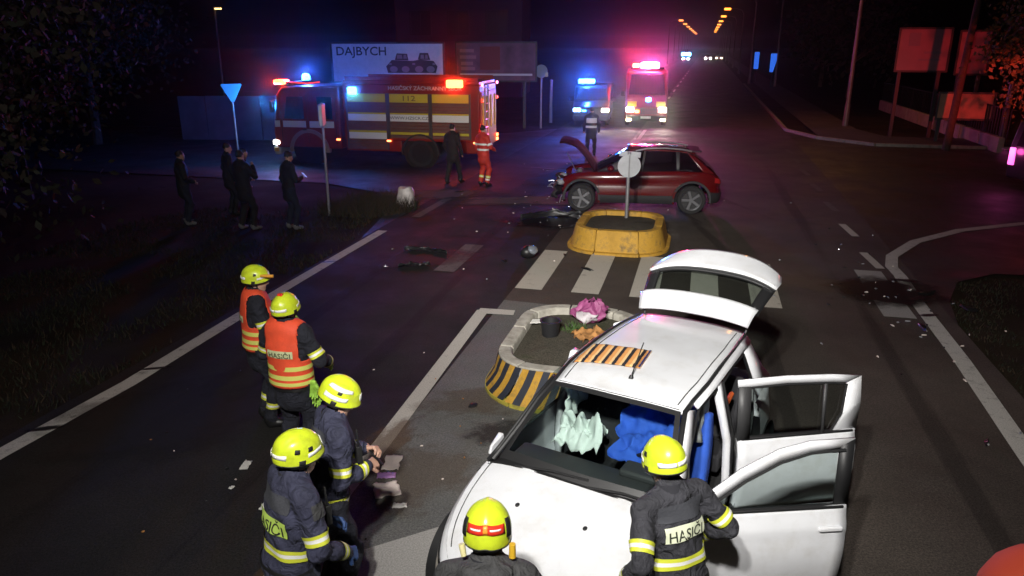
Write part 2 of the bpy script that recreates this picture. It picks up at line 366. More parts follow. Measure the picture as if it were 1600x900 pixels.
A_PATCH = asphalt('asphalt_patch', (.017, .017, .017), (.034, .033, .032), .85, .2, crack=False, spec=.12)
for n0, s0, dn, ds in ((-6.1, 6.2, 1.0, 2.6), (-5.2, 15.2, 1.4, 1.8)): o_ = sheet('road_patch', rs((n0, s0), (n0 + dn, s0 + .05), (n0 + dn - .04, s0 + ds), (n0 + .03, s0 + ds - .06)), .0042, A_PATCH)
TYR = soft_stain('tyre_mark', (.014, .013, .012), .75, .6, .28)
for n_, s_, l_, w_, da in ((1.2, 8, 6, .16, .02), (2.7, 8.5, 7, .16, .0), (-4.0, 9, 6, .18, .01), (-5.6, 9.5, 7, .18, 0), (.6, 15.5, 4, .15, .25), (-1.2, 21, 5, .15, .4), (.4, 21.5, 4, .15, .45), (2.4, 21, 8, .2, .02), (-4.4, 17, 5, .2, .03)):
    blot(W(n_, s_)[:2], w_, l_, -ROAD_A + da, TYR, .011 + .0004 * (n_ + 6))
TAR = soft_stain('tar_seal', (.012, .012, .013), .4, .25, .9)
for x, y, rx, ry, a in ((-4.62, 8.9, .28, .05, .25), (-3.55, 13.9, .26, .05, .3), (-5.1, 7.3, .25, .07, .3), (6.7, 11.7, .35, .10, .4), (7.0, 12.7, .3, .12, -.3), (6.45, 10.9, .22, .08, .2)): blot((x, y), rx, ry, a, TAR, .0175)
# ================================================================== grass
def blades(name, label, region, n, hmin, hmax, cols, seed):
    rnd = np.random.RandomState(seed); pts = []
    (x0, x1), (y0, y1), test = region
    while len(pts) < n:
        x = rnd.uniform(x0, x1, 4000); y = rnd.uniform(y0, y1, 4000)
        for a, b in zip(x, y):
            if test(a, b) and mnoise.noise(Vector((a * .9, b * .9, seed))) > -.25 + .25 * rnd.rand(): pts.append((a, b))
    pts = np.array(pts[:n]); h = rnd.uniform(hmin, hmax, n); a = rnd.uniform(0, 6.28, n); w = .006 + .006 * rnd.rand(n); lean = rnd.uniform(.1, .9, n) * h; la = rnd.uniform(0, 6.28, n)
    b0 = np.c_[pts[:, 0] - w * np.cos(a), pts[:, 1] - w * np.sin(a), np.full(n, -.035)]; b1 = np.c_[pts[:, 0] + w * np.cos(a), pts[:, 1] + w * np.sin(a), np.full(n, -.035)]
    tp = np.c_[pts[:, 0] + lean * np.cos(la), pts[:, 1] + lean * np.sin(la), h - .03]
    v = np.stack([b0, b1, tp], 1).reshape(-1, 3); f = np.arange(3 * n).reshape(-1, 3)
    me = bpy.data.meshes.new(name); me.from_pydata(v.tolist(), [], f.tolist())
    for c in cols: me.materials.append(c)
    me.polygons.foreach_set('material_index', rnd.randint(0, len(cols), n)); o = bpy.data.objects.new(name, me); COL.objects.link(o)
    o['kind'] = 'stuff'; o['label'] = label; o['category'] = 'grass'; return o
GC = [mat('grass_green', (.016, .022, .007), .9), mat('grass_dry', (.040, .024, .012), .9), mat('grass_dark', (.010, .013, .005), .9)]
def ns(x, y): return (x * math.cos(ROAD_A) - y * math.sin(ROAD_A), x * math.sin(ROAD_A) + y * math.cos(ROAD_A))
def left_verge(x, y):
    n, s = ns(x, y); return n < -7.05 - max(0, s - 13) ** 2 * .045 and n > -13 and s < 20
def right_verge(x, y):
    n, s = ns(x, y); return n > 4.0 + (max(0, s - 11.8) ** 2) * .1 and s < 14.6 and n < 10
blades('grass', 'patchy dry grass along the left verge beside the edge line', ((-16, -3), (5, 19), left_verge), 15000, .03, .13, GC, 1)
blades('grass', 'short green and brown grass inside the right-hand kerb corner', ((3, 13), (3, 16), right_verge), 14000, .02, .07, GC, 2)
def mound(x, y): return ((x + 3.7) / 1.3) ** 2 + ((y - 19.0) / 1.1) ** 2 < 1
blades('grass', 'tall dry tuft of grass at the foot of the thin sign post', ((-5.2, -2.2), (17.8, 20.2), mound), 3500, .15, .42, GC[:2] + [GC[1]], 3)
# ================================================================== people: one continuous signed-distance body per person
def V3(p): return np.array(p, float)
def d_cap(P, a, b, ra, rb, lat=None, ratio=1.):
    a = V3(a); b = V3(b); q = P - a; ab = b - a
    if lat is not None:
        u = ab / (np.linalg.norm(ab) + 1e-9); lt = V3(lat); lt = lt - u * lt.dot(u); lt /= np.linalg.norm(lt); dp = np.cross(u, lt)
        k = 1. / ratio; q = q + np.multiply.outer(q @ dp, dp) * (k - 1)      # stretch the depth axis
        h = np.clip((q @ ab) / (ab @ ab), 0, 1); e = q - np.multiply.outer(h, ab)
        return (np.sqrt((e * e).sum(-1)) - (ra + (rb - ra) * h)) * (.5 + .5 * ratio)
    h = np.clip((q @ ab) / (ab @ ab + 1e-9), 0, 1); e = q - np.multiply.outer(h, ab)
    return np.sqrt((e * e).sum(-1)) - (ra + (rb - ra) * h)
def d_ell(P, c, r, M):
    q = (P - V3(c)) @ M; r = V3(r); k0 = np.sqrt(((q / r) ** 2).sum(-1)); k1 = np.sqrt(((q / (r * r)) ** 2).sum(-1))
    return k0 * (k0 - 1) / (k1 + 1e-9)
def prim_d(P, p): return d_cap(P, *p['a']) if p['t'] == 'c' else d_ell(P, *p['a'])
def smin(a, b, k):
    h = np.clip(.5 + .5 * (b - a) / k, 0, 1); return b + (a - b) * h - k * h * (1 - h)
def prim_box(p):
    if p['t'] == 'c':
        a, b = V3(p['a'][0]), V3(p['a'][1]); r = max(p['a'][2], p['a'][3]); return np.minimum(a, b) - r, np.maximum(a, b) + r
    c = V3(p['a'][0]); r = max(p['a'][1]); return c - r, c + r
def sdf_at(P, prims, folds=0.):
    F = None
    for p in prims:
        d = prim_d(P, p); F = d if F is None else smin(F, d, p['k'])
    if folds: F = F + fold(P) * folds
    return F
def fold(P):
    x, y, z = P[..., 0], P[..., 1], P[..., 2]
    return np.sin(21 * z + 9 * x + 3 * np.sin(13 * y + 5 * x)) * .55 + np.sin(37 * x - 23 * z + 2.4 * np.sin(17 * z)) * .3 + np.sin(31 * y + 27 * z) * .3
def net(prims, vox, folds=0.):
    lo = np.min([prim_box(p)[0] for p in prims], 0) - 3 * vox; hi = np.max([prim_box(p)[1] for p in prims], 0) + 3 * vox
    n = np.ceil((hi - lo) / vox).astype(int) + 1; F = np.full(n, 1.0)
    ax = [lo[i] + vox * np.arange(n[i]) for i in range(3)]
    for p in prims:
        a, b = prim_box(p); m = .10
        i0 = np.maximum(((a - m - lo) / vox).astype(int), 0); i1 = np.minimum(((b + m - lo) / vox).astype(int) + 2, n)
        sl = tuple(slice(i0[i], i1[i]) for i in range(3))
        P = np.stack(np.meshgrid(*[ax[i][sl[i]] for i in range(3)], indexing='ij'), -1)
        F[sl] = smin(F[sl], prim_d(P, p), p['k'])
    if folds:
        P = np.stack(np.meshgrid(*ax, indexing='ij'), -1); F = F + fold(P) * folds
    return surface(F, lo, vox)
def surface(F, lo, vox):
    S = F < 0; n = np.array(F.shape) - 1
    cs = [(i, j, k) for i in (0, 1) for j in (0, 1) for k in (0, 1)]
    view = lambda A, c: A[c[0]:c[0] + n[0], c[1]:c[1] + n[1], c[2]:c[2] + n[2]]
    cnt = sum(view(S, c).astype(np.int8) for c in cs); act = (cnt > 0) & (cnt < 8)
    idx = np.full(tuple(n), -1, np.int64); I = np.argwhere(act); idx[act] = np.arange(len(I))
    acc = np.zeros((len(I), 3)); num = np.zeros(len(I))
    for a in cs:
        for d in range(3):
            if a[d]: continue
            b = list(a); b[d] = 1
            fa = F[I[:, 0] + a[0], I[:, 1] + a[1], I[:, 2] + a[2]]; fb = F[I[:, 0] + b[0], I[:, 1] + b[1], I[:, 2] + b[2]]
            m = (fa < 0) != (fb < 0); t = np.where(m, fa / np.where(m, fa - fb, 1), 0)
            p = np.tile(np.array(a, float), (len(I), 1)); p[:, d] += t; acc += p * m[:, None]; num += m
    V = lo + (I + acc / num[:, None]) * vox; Q = []
    for d in range(3):
        e = [1, 1, 1]; e[d] = 0; u, w = [i for i in range(3) if i != d]
        sh = [slice(1, n[i]) if i != d else slice(0, n[i]) for i in range(3)]
        s0 = S[tuple(slice(s.start, s.stop) for s in sh)]; sh1 = list(sh); sh1[d] = slice(1, n[d] + 1); s1 = S[tuple(sh1)]
        m = np.argwhere(s0 != s1); 
        if not len(m): continue
        base = m + np.array([sh[i].start for i in range(3)])
        def cell(du, dw):
            c = base.copy(); c[:, u] += du; c[:, w] += dw; return idx[c[:, 0], c[:, 1], c[:, 2]]
        q = np.stack([cell(-1, -1), cell(0, -1), cell(0, 0), cell(-1, 0)], 1)
        ins = s0[m[:, 0], m[:, 1], m[:, 2]]; flip = ins if d != 1 else ~ins
        q[~flip] = q[~flip][:, ::-1]; Q.append(q)
    Q = np.concatenate(Q); return V, Q[(Q >= 0).all(1)]
def np_mesh(name, V, Q, mats, parent, mi=None, smooth=True):
    me = bpy.data.meshes.new(name); me.from_pydata(V.tolist(), [], Q.tolist())
    for m in mats: me.materials.append(m)
    if mi is not None: me.polygons.foreach_set('material_index', mi.astype(int))
    me.polygons.foreach_set('use_smooth', [smooth] * len(me.polygons)); me.update()
    o = bpy.data.objects.new(name, me); COL.objects.link(o)
    if parent: o.parent = parent
    return o
def ik(a, c, l1, l2, pole):
    a = V3(a); c = V3(c); d = c - a; L = np.linalg.norm(d); L2 = min(L, (l1 + l2) * .998); u = d / L; c = a + u * L2
    x = (l1 * l1 - l2 * l2 + L2 * L2) / (2 * L2); h = math.sqrt(max(0, l1 * l1 - x * x)); p = V3(pole); p = p - u * p.dot(u); p /= np.linalg.norm(p)
    return a + u * x + p * h, c
def surf_ray(O, D, prims, folds, off):
    """march from inside points O along D to the surface + off"""
    t = np.zeros(O.shape[:-1])
    for _ in range(26):
        d = off - sdf_at(O + D * t[..., None], prims, folds); t = t + np.clip(d, -.03, .03) * .9
    return O + D * t[..., None]
def band(name, prims, folds, a, b, t0, t1, mats, parent, seg=26, ref=(0, 1, 0), off=.006, arc=None, rows=7):
    """reflective band wrapped round a limb between fractions t0 and t1 of its axis"""
    a = V3(a); b = V3(b); u = (b - a) / np.linalg.norm(b - a); r = V3(ref); r = r - u * r.dot(u); r /= np.linalg.norm(r); s = np.cross(u, r)
    full = arc is None; ang = np.linspace(0, 2 * np.pi, seg + 1)[:-1] if full else np.linspace(arc[0], arc[1], seg + 1)
    T = np.linspace(t0, t1, rows); O = a + np.multiply.outer(T, b - a)[:, None, :] + np.zeros((1, len(ang), 1))
    D = np.cos(ang)[:, None] * r + np.sin(ang)[:, None] * s; D = np.broadcast_to(D, O.shape)
    P = surf_ray(O, D, prims, folds, off); k = len(ang); V = P.reshape(-1, 3); Q = []; mi = []
    for i in range(rows - 1):
        for j in range(k if full else k - 1):
            n = (j + 1) % k; Q.append((i * k + j, i * k + n, (i + 1) * k + n, (i + 1) * k + j))
            f = (i + .5) / (rows - 1); mi.append(1 if .34 < f < .66 and len(mats) > 1 else 0)
    return np_mesh(name, V, np.array(Q), mats, parent, np.array(mi))

YEL = mat('fluo_yellow', (.62, .74, .03), .32, coat=.25, var=.1, vscale=14, dirt=(.25, .25, .05), dscale=9, damt=.35)
YBAND = mat('band_yellow', (.66, .70, .05), .55)
SILV = mat('band_silver', (.88, .88, .84), .38)
ORANGE = mat('vest_orange', (.80, .085, .03), .7, var=.12, vscale=10, bump=.25, bscale=60)
NAVY = mat('jacket_navy', (.036, .038, .072), .85, var=.25, vscale=9, bump=.9, bscale=11, bdist=.05)
CHAR = mat('jacket_charcoal', (.034, .034, .042), .85, var=.25, vscale=9, bump=.9, bscale=11, bdist=.05)
GREYJ = mat('jacket_grey', (.06, .06, .062), .85, var=.25, vscale=9, bump=.9, bscale=11, bdist=.05)
TROU = mat('trousers_navy', (.014, .015, .024), .9, var=.3, vscale=9, bump=.9, bscale=11, bdist=.05)
BOOT = mat('boot_black', (.012, .012, .012), .45)
SKIN = mat('skin', (.50, .29, .21), .5, var=.12, vscale=14)
HAIRM = mat('hair_dark', (.02, .014, .010), .7)
GLOVE = mat('glove_lime', (.30, .55, .06), .7, var=.3, vscale=30)
BLK = mat('black_rubber', (.012, .012, .012), .6)
DGREEN = mat('letter_dark', (.03, .035, .02), .7)

def rotm(yaw=0, pitch=0, roll=0):      # yaw about z, pitch nods forward (+ = down), roll to the right
    return Matrix.Rotation(yaw, 3, 'Z') @ Matrix.Rotation(-pitch, 3, 'X') @ Matrix.Rotation(roll, 3, 'Y')

def hand(prims_out, wrist, dirv, palm, side, curl, k=.008, sc=1.):
    """five fingers: palm box plus chains, appended as capsules"""
    d = V3(dirv); d /= np.linalg.norm(d); n = V3(palm); n = n - d * n.dot(d); n /= np.linalg.norm(n); s = np.cross(d, n) * side
    w = V3(wrist); P = lambda x, y, z: w + (d * x + s * y + n * z) * sc
    add = lambda a, b, ra, rb: prims_out.append(dict(t='c', a=(a, b, ra * sc, rb * sc), k=k, m=0))
    for y, l in ((-.026, .088), (-.009, .092), (.009, .090), (.026, .084)): add(P(.0, y * .7, 0), P(l, y, 0), .017, .013)
    for y, l, z in ((-.031, .060, .086), (-.011, .076, .092), (.011, .070, .090), (.030, .054, .084)):
        a = P(z, y, 0); c = curl; b = P(z + l * .5 * math.cos(c), y * 1.1, l * .5 * math.sin(c)); e = P(z + l * .5 * math.cos(c) + l * .45 * math.cos(2 * c), y * 1.1, l * .5 * math.sin(c) + l * .45 * math.sin(2 * c))
        add(a, b, .0105, .0095); add(b, e, .0095, .008)
    a = P(.03, -.03, .0); b = P(.062, -.056, .018); e = P(.092, -.058, .034); add(a, b, .016, .012); add(b, e, .012, .010)

def person(label, loc, yaw, h=1.80, lean=0., side=0., twist=0., head=(0., 0.), wrL=None, wrR=None, poleL=(-.6, -.8, -.3), poleR=(.6, -.8, -.3), feet=((-.12, 0., 0.), (.12, .04, 0.)),
           jacket=NAVY, trousers=TROU, bulk=1.12, vox=.013, group=None, hands='glove', glove=None, curl=.5, folds=.011, hood=False, shoes=BOOT, hair=None, coat_len=.80):
    root = thing('person', label, 'person', loc, yaw, group); S = h / 1.80; Z = lambda *p: V3(p) * S
    pel = Z(0, 0, .95); T = np.array(rotm(twist, R(lean), R(side)))
    up = lambda p: pel + T @ (V3(p) * S - pel)
    waist, chest, neck, headc = up((0, 0, 1.10)), up((0, .0, 1.30)), up((0, -.01, 1.51)), up((0, .02, 1.665)); lat = T @ V3((1, 0, 0))
    shL, shR = up((-.185, -.01, 1.445)), up((.185, -.01, 1.445))
    wrL = up((-.28, .08, .92)) if wrL is None else V3(wrL); wrR = up((.28, .08, .92)) if wrR is None else V3(wrR)
    elL, wrL = ik(shL, wrL, .295 * S, .265 * S, poleL); elR, wrR = ik(shR, wrR, .295 * S, .265 * S, poleR)
    B = bulk; pr = []; c = lambda g, m, a, b, ra, rb, k=.03, lt=None, ra2=1.: pr.append(dict(t='c', a=(a, b, ra * S, rb * S, lt, ra2), k=k, m=m, g=g))
    c('torso', 0, Z(0, 0, coat_len), pel, .165 * B, .165 * B, .04, (1, 0, 0), .78)
    c('torso', 0, pel, waist, .16 * B, .158 * B, .04, lat, .76); c('torso', 0, waist, chest, .162 * B, .182 * B, .04, lat, .72); c('torso', 0, chest, up((0, -.01, 1.40)), .182 * B, .165 * B, .04, lat, .66)
    c('torso', 0, up((-.12, -.01, 1.455)), up((.12, -.01, 1.455)), .072 * B, .072 * B, .05)
    c('torso', 0, up((0, -.015, 1.46)), up((0, -.01, 1.535)), .085 * B, .068 * B, .03)      # collar
    if hood: c('torso', 0, up((-.07, -.10, 1.49)), up((.07, -.10, 1.49)), .06, .06, .03); c('torso', 0, up((0, -.11, 1.49)), up((0, -.14, 1.40)), .055, .04, .03)
    c('neck', 3, up((0, -.005, 1.48)), up((0, .012, 1.60)), .058, .055, .02)
    HM = T @ np.array(rotm(head[0], head[1])); hp = lambda x, y, z: headc + HM @ (V3((x, y, z)) * S)
    e = lambda m, cc, r, k=.02: pr.append(dict(t='e', a=(cc, tuple(v * S for v in r), HM), k=k, m=m, g='head'))
    e(3, hp(0, -.008, .028), (.076, .094, .098)); e(3, hp(0, .028, -.055), (.056, .064, .070), .03)
    c('head', 3, hp(0, .085, .012), hp(0, .106, -.022), .010, .015, .012)                    # nose
    c('head', 3, hp(-.028, .082, -.058), hp(.028, .082, -.058), .010, .010, .008); c('head', 3, hp(0, .074, -.098), hp(0, .078, -.10), .020, .018, .02)   # mouth, chin
    for sx in (-1, 1):
        e(3, hp(sx * .078, -.008, -.005), (.011, .020, .031), .008); c('head', 3, hp(sx * .018, .083, .028), hp(sx * .05, .074, .028), .010, .009, .012)
    if hair:
        pr.append(dict(t='e', a=(hp(0, -.018, .042), (.083 * S, .098 * S, .094 * S), HM), k=.006, m=5, g='head'))
    for sx, sh, el, wr in ((-1, shL, elL, wrL), (1, shR, elR, wrR)):
        g = 'armL' if sx < 0 else 'armR'
        c(g, 0, sh, el, .070 * B, .056 * B, .035); c(g, 0, el, wr, .056 * B, .046 * B, .025)
        if vox > .02: c(g, 4 if hands == 'glove' else 3, wr, wr + (wr - el) * .42, .030, .028, .015); c(g, 4 if hands == 'glove' else 3, wr + (wr - el) * .12, wr + (wr - el) * .3 + T @ V3((-sx * .03, .03, 0)), .016, .013, .01)
        else: c(g, 4 if hands == 'glove' else 3, wr, wr + (wr - el) * .12, .034, .030, .02)
    LG = {}
    for sx, ft in zip((-1, 1), feet):
        hip = Z(sx * .095, 0, .93); an = Z(ft[0], ft[1], .10 + ft[2]); kn, an = ik(hip, an, .435 * S, .42 * S, (sx * .15, 1, 0)); g = 'legL' if sx < 0 else 'legR'; LG[g] = (kn, an)
        tb = 1 + (B - 1) * .8
        c(g, 1, hip, kn, .098 * tb, .074 * tb, .04); c(g, 1, kn, an + Z(0, 0, .03), .074 * tb, .062 * tb, .03)
        c(g, 2, an + Z(0, -.03, -.01), an + Z(0, .00, -.055), .056, .050, .02); c(g, 2, an + Z(0, -.02, -.055), an + Z(sx * .03, .15, -.062), .046, .038, .02)
    V, Q = net(pr, vox, folds)
    # floor contact
    V[:, 2] = np.maximum(V[:, 2], min(0, min(feet[0][2], feet[1][2])))
    C = V[Q].mean(1); D = np.stack([prim_d(C, p) for p in pr], 1); mi = np.array([p['m'] for p in pr])[D.argmin(1)]
    body = np_mesh('body', V, Q, [jacket, trousers, shoes, SKIN, glove or GLOVE, HAIRM], root, mi)
    J = dict(root=root, body=body, pr=pr, g=lambda *gs: [p for p in pr if p.get('g') in gs], pel=pel, waist=waist, chest=chest, neck=neck, head=headc, HM=HM, T=T, S=S, lat=lat, up=up, folds=folds,
             shL=shL, shR=shR, elL=elL, elR=elR, wrL=wrL, wrR=wrR, legs=LG, hp=hp)
    if vox < .02:
        for sx, el, wr in ((-1, elL, wrL), (1, elR, wrR)):
            hpz = []; d = wr - el; hand(hpz, wr + d / np.linalg.norm(d) * .015, d, T @ V3((-sx * .6, .2, -.6)), sx, curl, sc=1.08)
            hv, hq = net(hpz, .0055); np_mesh('glove' if hands == 'glove' else 'hand', hv, hq, [(glove or GLOVE) if hands == 'glove' else SKIN], root)
    return J

def arm_bands(J, mats=(YBAND, SILV), up=True, fore=True, off=.007):
    for s in 'LR':
        g = J['g']('arm' + s); S, E, Wp = J['sh' + s], J['el' + s], J['wr' + s]
        if up: band('reflective_band', g[:1], J['folds'], S, E, .62, .84, list(mats), J['root'], off=off, ref=(0, .3, 1))
        if fore: band('reflective_band', g[1:2], J['folds'], E, Wp, .62, .86, list(mats), J['root'], off=off, ref=(0, .3, 1))
def torso_band(J, z0, z1, mats=(YBAND, SILV), off=.010, arc=None, name='reflective_band'):
    a, b = J['up']((0, 0, .85)), J['up']((0, 0, 1.42)); f = lambda z: (z - .85) / .57
    return band(name, J['g']('torso'), J['folds'], a, b, f(z0), f(z1), list(mats), J['root'], 40, tuple(J['T'] @ V3((0, -1, 0))), off, arc)
def leg_bands(J, t0=.50, t1=.68):
    for s in 'LR':
        kn, an = J['legs']['leg' + s]; band('reflective_band', J['g']('leg' + s)[1:2], J['folds'], kn, an, t0, t1, [YBAND, SILV], J['root'], off=.006)
def back_patch(J, text, w, h, zc, mats, parent=None, size=None, off=.014, front=False):
    """label on the back that follows the jacket, with its lettering"""
    sg = 1 if front else -1; T = J['T']; X = T @ V3((1, 0, 0)) * (-sg); U = T @ V3((0, 0, 1)); Dn = T @ V3((0, sg, 0)); c0 = J['up']((0, 0, zc))
    pr = J['g']('torso')
    def proj(uv, o):
        O = c0 + np.multiply.outer(uv[:, 0], X) + np.multiply.outer(uv[:, 1], U); return surf_ray(O, np.broadcast_to(Dn, O.shape), pr, J['folds'], o)
    nu, nv = 14, 5; uv = np.array([((i / nu - .5) * w, (j / nv - .5) * h) for i in range(nu + 1) for j in range(nv + 1)])
    Q = np.array([(i * (nv + 1) + j, (i + 1) * (nv + 1) + j, (i + 1) * (nv + 1) + j + 1, i * (nv + 1) + j + 1) for i in range(nu) for j in range(nv)])
    p = np_mesh('name_patch', proj(uv, off), Q, [mats[0]], parent or J['root'])
    if text:
        vs, fs = text_geo(text, size or h * .95); vs = np.array(vs); wd = vs[:, 0].max() - vs[:, 0].min(); vs[:, 0] *= min(1.6, w * .86 / wd)
        vs[:, 1] -= (vs[:, 1].max() + vs[:, 1].min()) / 2
        mb = MB(); mb.add(proj(vs[:, :2], off + .003), fs); mb.build('lettering', mats[1], p if parent is None else parent, smooth=0)
    return p

def helmet(J, style='city', strips='side', vents=((88, .56),)):
    """fire helmet: low shell with flared brim, raised crest, reflective strips, vents, ear guards, visor, chin strap"""
    HM = J['HM']; hc = J['hp'](0, -.014, .020); S = J['S']
    ax, by, cz = (.120, .138, .146) if style == 'jet' else (.114, .144, .126)
    def pos(a, t, off=0.):
        # a: 0 = front, + = right ; t 0 top .. 1 rim
        cf = (1 + math.cos(a)) / 2; pm = R(112) - R(24) * cf ** 3 + R(10) * (1 - cf) ** 2
        ph = t * pm; fl = (.006 if style == 'jet' else .015) * max(0, (t - .80) / .20) ** 1.3
        x, y, z = (ax + off + fl) * math.sin(ph) * math.sin(a), (by + off + fl) * math.sin(ph) * math.cos(a), (cz + off) * math.cos(ph)
        if style != 'jet':      # squared shoulders and a raised centre crest that ends above the brim
            z += .010 * max(0, 1 - abs(x) / .060) ** .5 * (t < .70) * max(0, min(1, (.70 - t) / .08)) + .006 * math.exp(-((abs(x) - .088) / .018) ** 2) * (z > 0)
        else: z += .006 * math.exp(-(x / .02) ** 2)
        return hc + HM @ (V3((x, y, z)) * S)
    mb = MB(); mb.grid(lambda u, v: pos(u * 2 * math.pi, .004 + v * .996), 64, 30); sh = mb.build('helmet', YEL, J['root'], 40, solid=.007)
    def patch(name, a0, a1, t0, t1, m, off=.004, nu=14, nv=3, sk=0.):
        q = MB(); q.grid(lambda u, v: pos(R(a0 + (a1 - a0) * u), t0 + (t1 - t0) * v + sk * u, off), nu, nv); return q.build(name, m, sh, 60, solid=.003)
    for s in (1, -1):
        if style == 'jet': continue
        if strips == 'side': patch('reflective_strip', s * 128, s * 178, .74, .83, SILV, .004, 10, 2); patch('reflective_strip', s * 30, s * 78, .74, .83, SILV, .004, 10, 2)
        else: patch('reflective_strip', s * 48, s * 132, .46, .58, SILV, .005, 14, 3); patch('reflective_strip', s * 60, s * 128, .72, .83, SILV, .005, 12, 3)
        for a, t in vents: patch('vent', s * (a - 6), s * (a + 6), t, t + .10, BLK, .004, 4, 3)
        patch('side_clip', s * 84, s * 98, .86, .97, BLK, .005, 4, 3)
        patch('ear_guard', s * 74, s * 116, .93, 1.12, BLK, -.008, 8, 4)
    patch('nape_guard', 135, 225, .96, 1.10, BLK, -.010, 10, 4); patch('brim_edge', 0, 360, .975, 1.0, mat('brim_black', (.03, .03, .025), .6), .0025, 60, 1)
    if style == 'jet':
        RED = mat('goggle_red', (.75, .04, .02), .3, coat=.6)
        patch('rear_strip', 180 - 47, 180 + 47, .585, .73, RED, .007); patch('strip_gloss', 180 - 36, 180 - 10, .645, .672, SILV, .011, 6, 1); patch('strip_gloss', 180 + 10, 180 + 36, .645, .672, SILV, .011, 6, 1)
        patch('strip_clip', 180 - 5, 180 + 5, .60, .715, mat('clip_orange', (.8, .3, .03), .35), .012, 4)
        for s in (1, -1): patch('side_mount', 180 + s * 50, 180 + s * 66, .52, .80, BLK, .010, 5)
        t = MB(); p = pos(R(110), .95, .02); t.cyl(p, p + HM @ V3((.0, .02, -.07)), .016, .018); t.build('helmet_torch', mat('torch_yellow', (.70, .42, .03), .4), sh)
        t = MB(); p = pos(R(-112), .97, .016); t.cyl(p, p + HM @ V3((.012, .0, -.06)), .017, .014); t.build('helmet_buckle', mat('buckle_pale', (.75, .68, .35), .4), sh)
    else:
        patch('front_badge', -14, 14, .64, .82, SILV, .006, 6)
    v = MB(); v.grid(lambda u, w: J['hp'](.106 * math.sin(R(-68 + 136 * u)), .128 * math.cos(R(-68 + 136 * u)) - .012, .035 - .05 * w), 16, 4); v.build('visor', glass('visor_glass', (.45, .45, .40), .14), sh)
    st = [J['hp'](x, y, z) for x, y, z in ((-.085, .0, .0), (-.080, .02, -.06), (-.05, .045, -.115), (0, .055, -.138), (.05, .045, -.115), (.080, .02, -.06), (.085, 0, 0))]
    MB().tube(st, .007, 6).build('chin_strap', BLK, sh)
    if style == 'torch':
        t = MB(); p = J['hp'](.115, .05, .075); t.cyl(p, p + HM @ V3((0.01, .13, .015)), .014, .018); t.build('helmet_torch', mat('torch_orange', (.7, .32, .03), .4), sh)
    top = Matrix.Translation(J['root'].location) @ Matrix.Rotation(J['root'].rotation_euler.z, 4, 'Z') @ Vector(pos(0, 0)); J['top'] = top
    dz = 4 - top.z; th = R(18); dep = top.y * math.cos(th) + dz * math.sin(th); print('HELMET', round(800 + 1170 * top.x / dep), round(450 + 1170 * (dz * math.cos(th) - top.y * math.sin(th)) / dep))
    return sh

def vest(J, text=True, z_hem=.93):
    """hi-vis tabard: offset shell of the torso with neck opening"""
    pr = [dict(p) for p in J['g']('torso')][:5]
    V, Q = net(pr, .016, 0.); 
    # push outwards along normals
    n = np.zeros_like(V); fn = np.cross(V[Q[:, 2]] - V[Q[:, 0]], V[Q[:, 3]] - V[Q[:, 1]])
    for k in range(4): np.add.at(n, Q[:, k], fn)
    n /= np.linalg.norm(n, axis=1)[:, None] + 1e-9; V = V + n * (.020 + .004 * fold(V * .7)[:, None])
    L = (V - J['pel']) @ J['T'] + J['pel']; L = L / J['S']; c = L[Q].mean(1)
    keep = (c[:, 2] > z_hem) & ~((np.hypot(c[:, 0], c[:, 1] * 1.0 - .0) < .100) & (c[:, 2] > 1.44)) & ~((abs(c[:, 0]) > .172) & (c[:, 2] > 1.20))
    Q = Q[keep]; u = np.unique(Q); remap = np.full(len(V), -1); remap[u] = np.arange(len(u))
    o = np_mesh('vest', V[u], remap[Q], [ORANGE], J['root']); md = o.modifiers.new('solid', 'SOLIDIFY'); md.thickness = .004; md.offset = 1
    Y = mat('vest_band', (.72, .72, .16), .5)
    a, b = J['up']((0, 0, .85)), J['up']((0, 0, 1.42))
    for z0, z1 in ((.95, .985), (1.01, 1.055), (1.10, 1.145)):
        band('vest_band', [dict(p) for p in J['g']('torso')], 0., a, b, (z0 - .85) / .57, (z1 - .85) / .57, [Y], o, 40, tuple(J['T'] @ V3((0, -1, 0))), .029)
    if text: back_patch(J, 'HASIČI', .26, .075, 1.27, (mat('vest_patch', (.62, .64, .36), .5), DGREEN), parent=o, off=.031)
    return o

def wl(J_loc, yaw, p):      # world point to a person's local frame
    d = Vector(p) - Vector(J_loc); return tuple(Matrix.Rotation(-yaw, 3, 'Z') @ d)
def face_yaw(dx, dy): return math.atan2(-dx, dy)

# --- firefighters round the white car
y1 = face_yaw(.93, .36)
F1 = person('firefighter in orange tabard seen side-on, standing farthest from the white car', (-2.72, 7.48, 0), y1, 1.80, lean=2, head=(R(-12), R(8)), wrL=(-.02, .30, 1.20), wrR=(.10, .30, 1.10), group=None, jacket=TROU, curl=.7)
vest(F1); arm_bands(F1, (YBAND, SILV)); leg_bands(F1); helmet(F1, 'torch')
y2 = face_yaw(.28, .96)
F2 = person('firefighter in orange tabard seen from behind, with lime gloves hanging at the belt', (-2.11, 6.56, 0), y2, 1.80, head=(R(-8), R(4)), wrL=(-.20, .27, 1.12), wrR=(.25, .25, 1.06), feet=((-.11, .0, 0), (.12, -.03, 0)), jacket=TROU, curl=.7)
vest(F2); arm_bands(F2); leg_bands(F2); hh = helmet(F2, vents=()); MB().box(F2['hp'](.0, -.07, .142), (.05, .04, .03)).build('helmet_lamp', mat('helmet_lamp_red', (.7, .04, .02), .4), hh, bevel=.008)
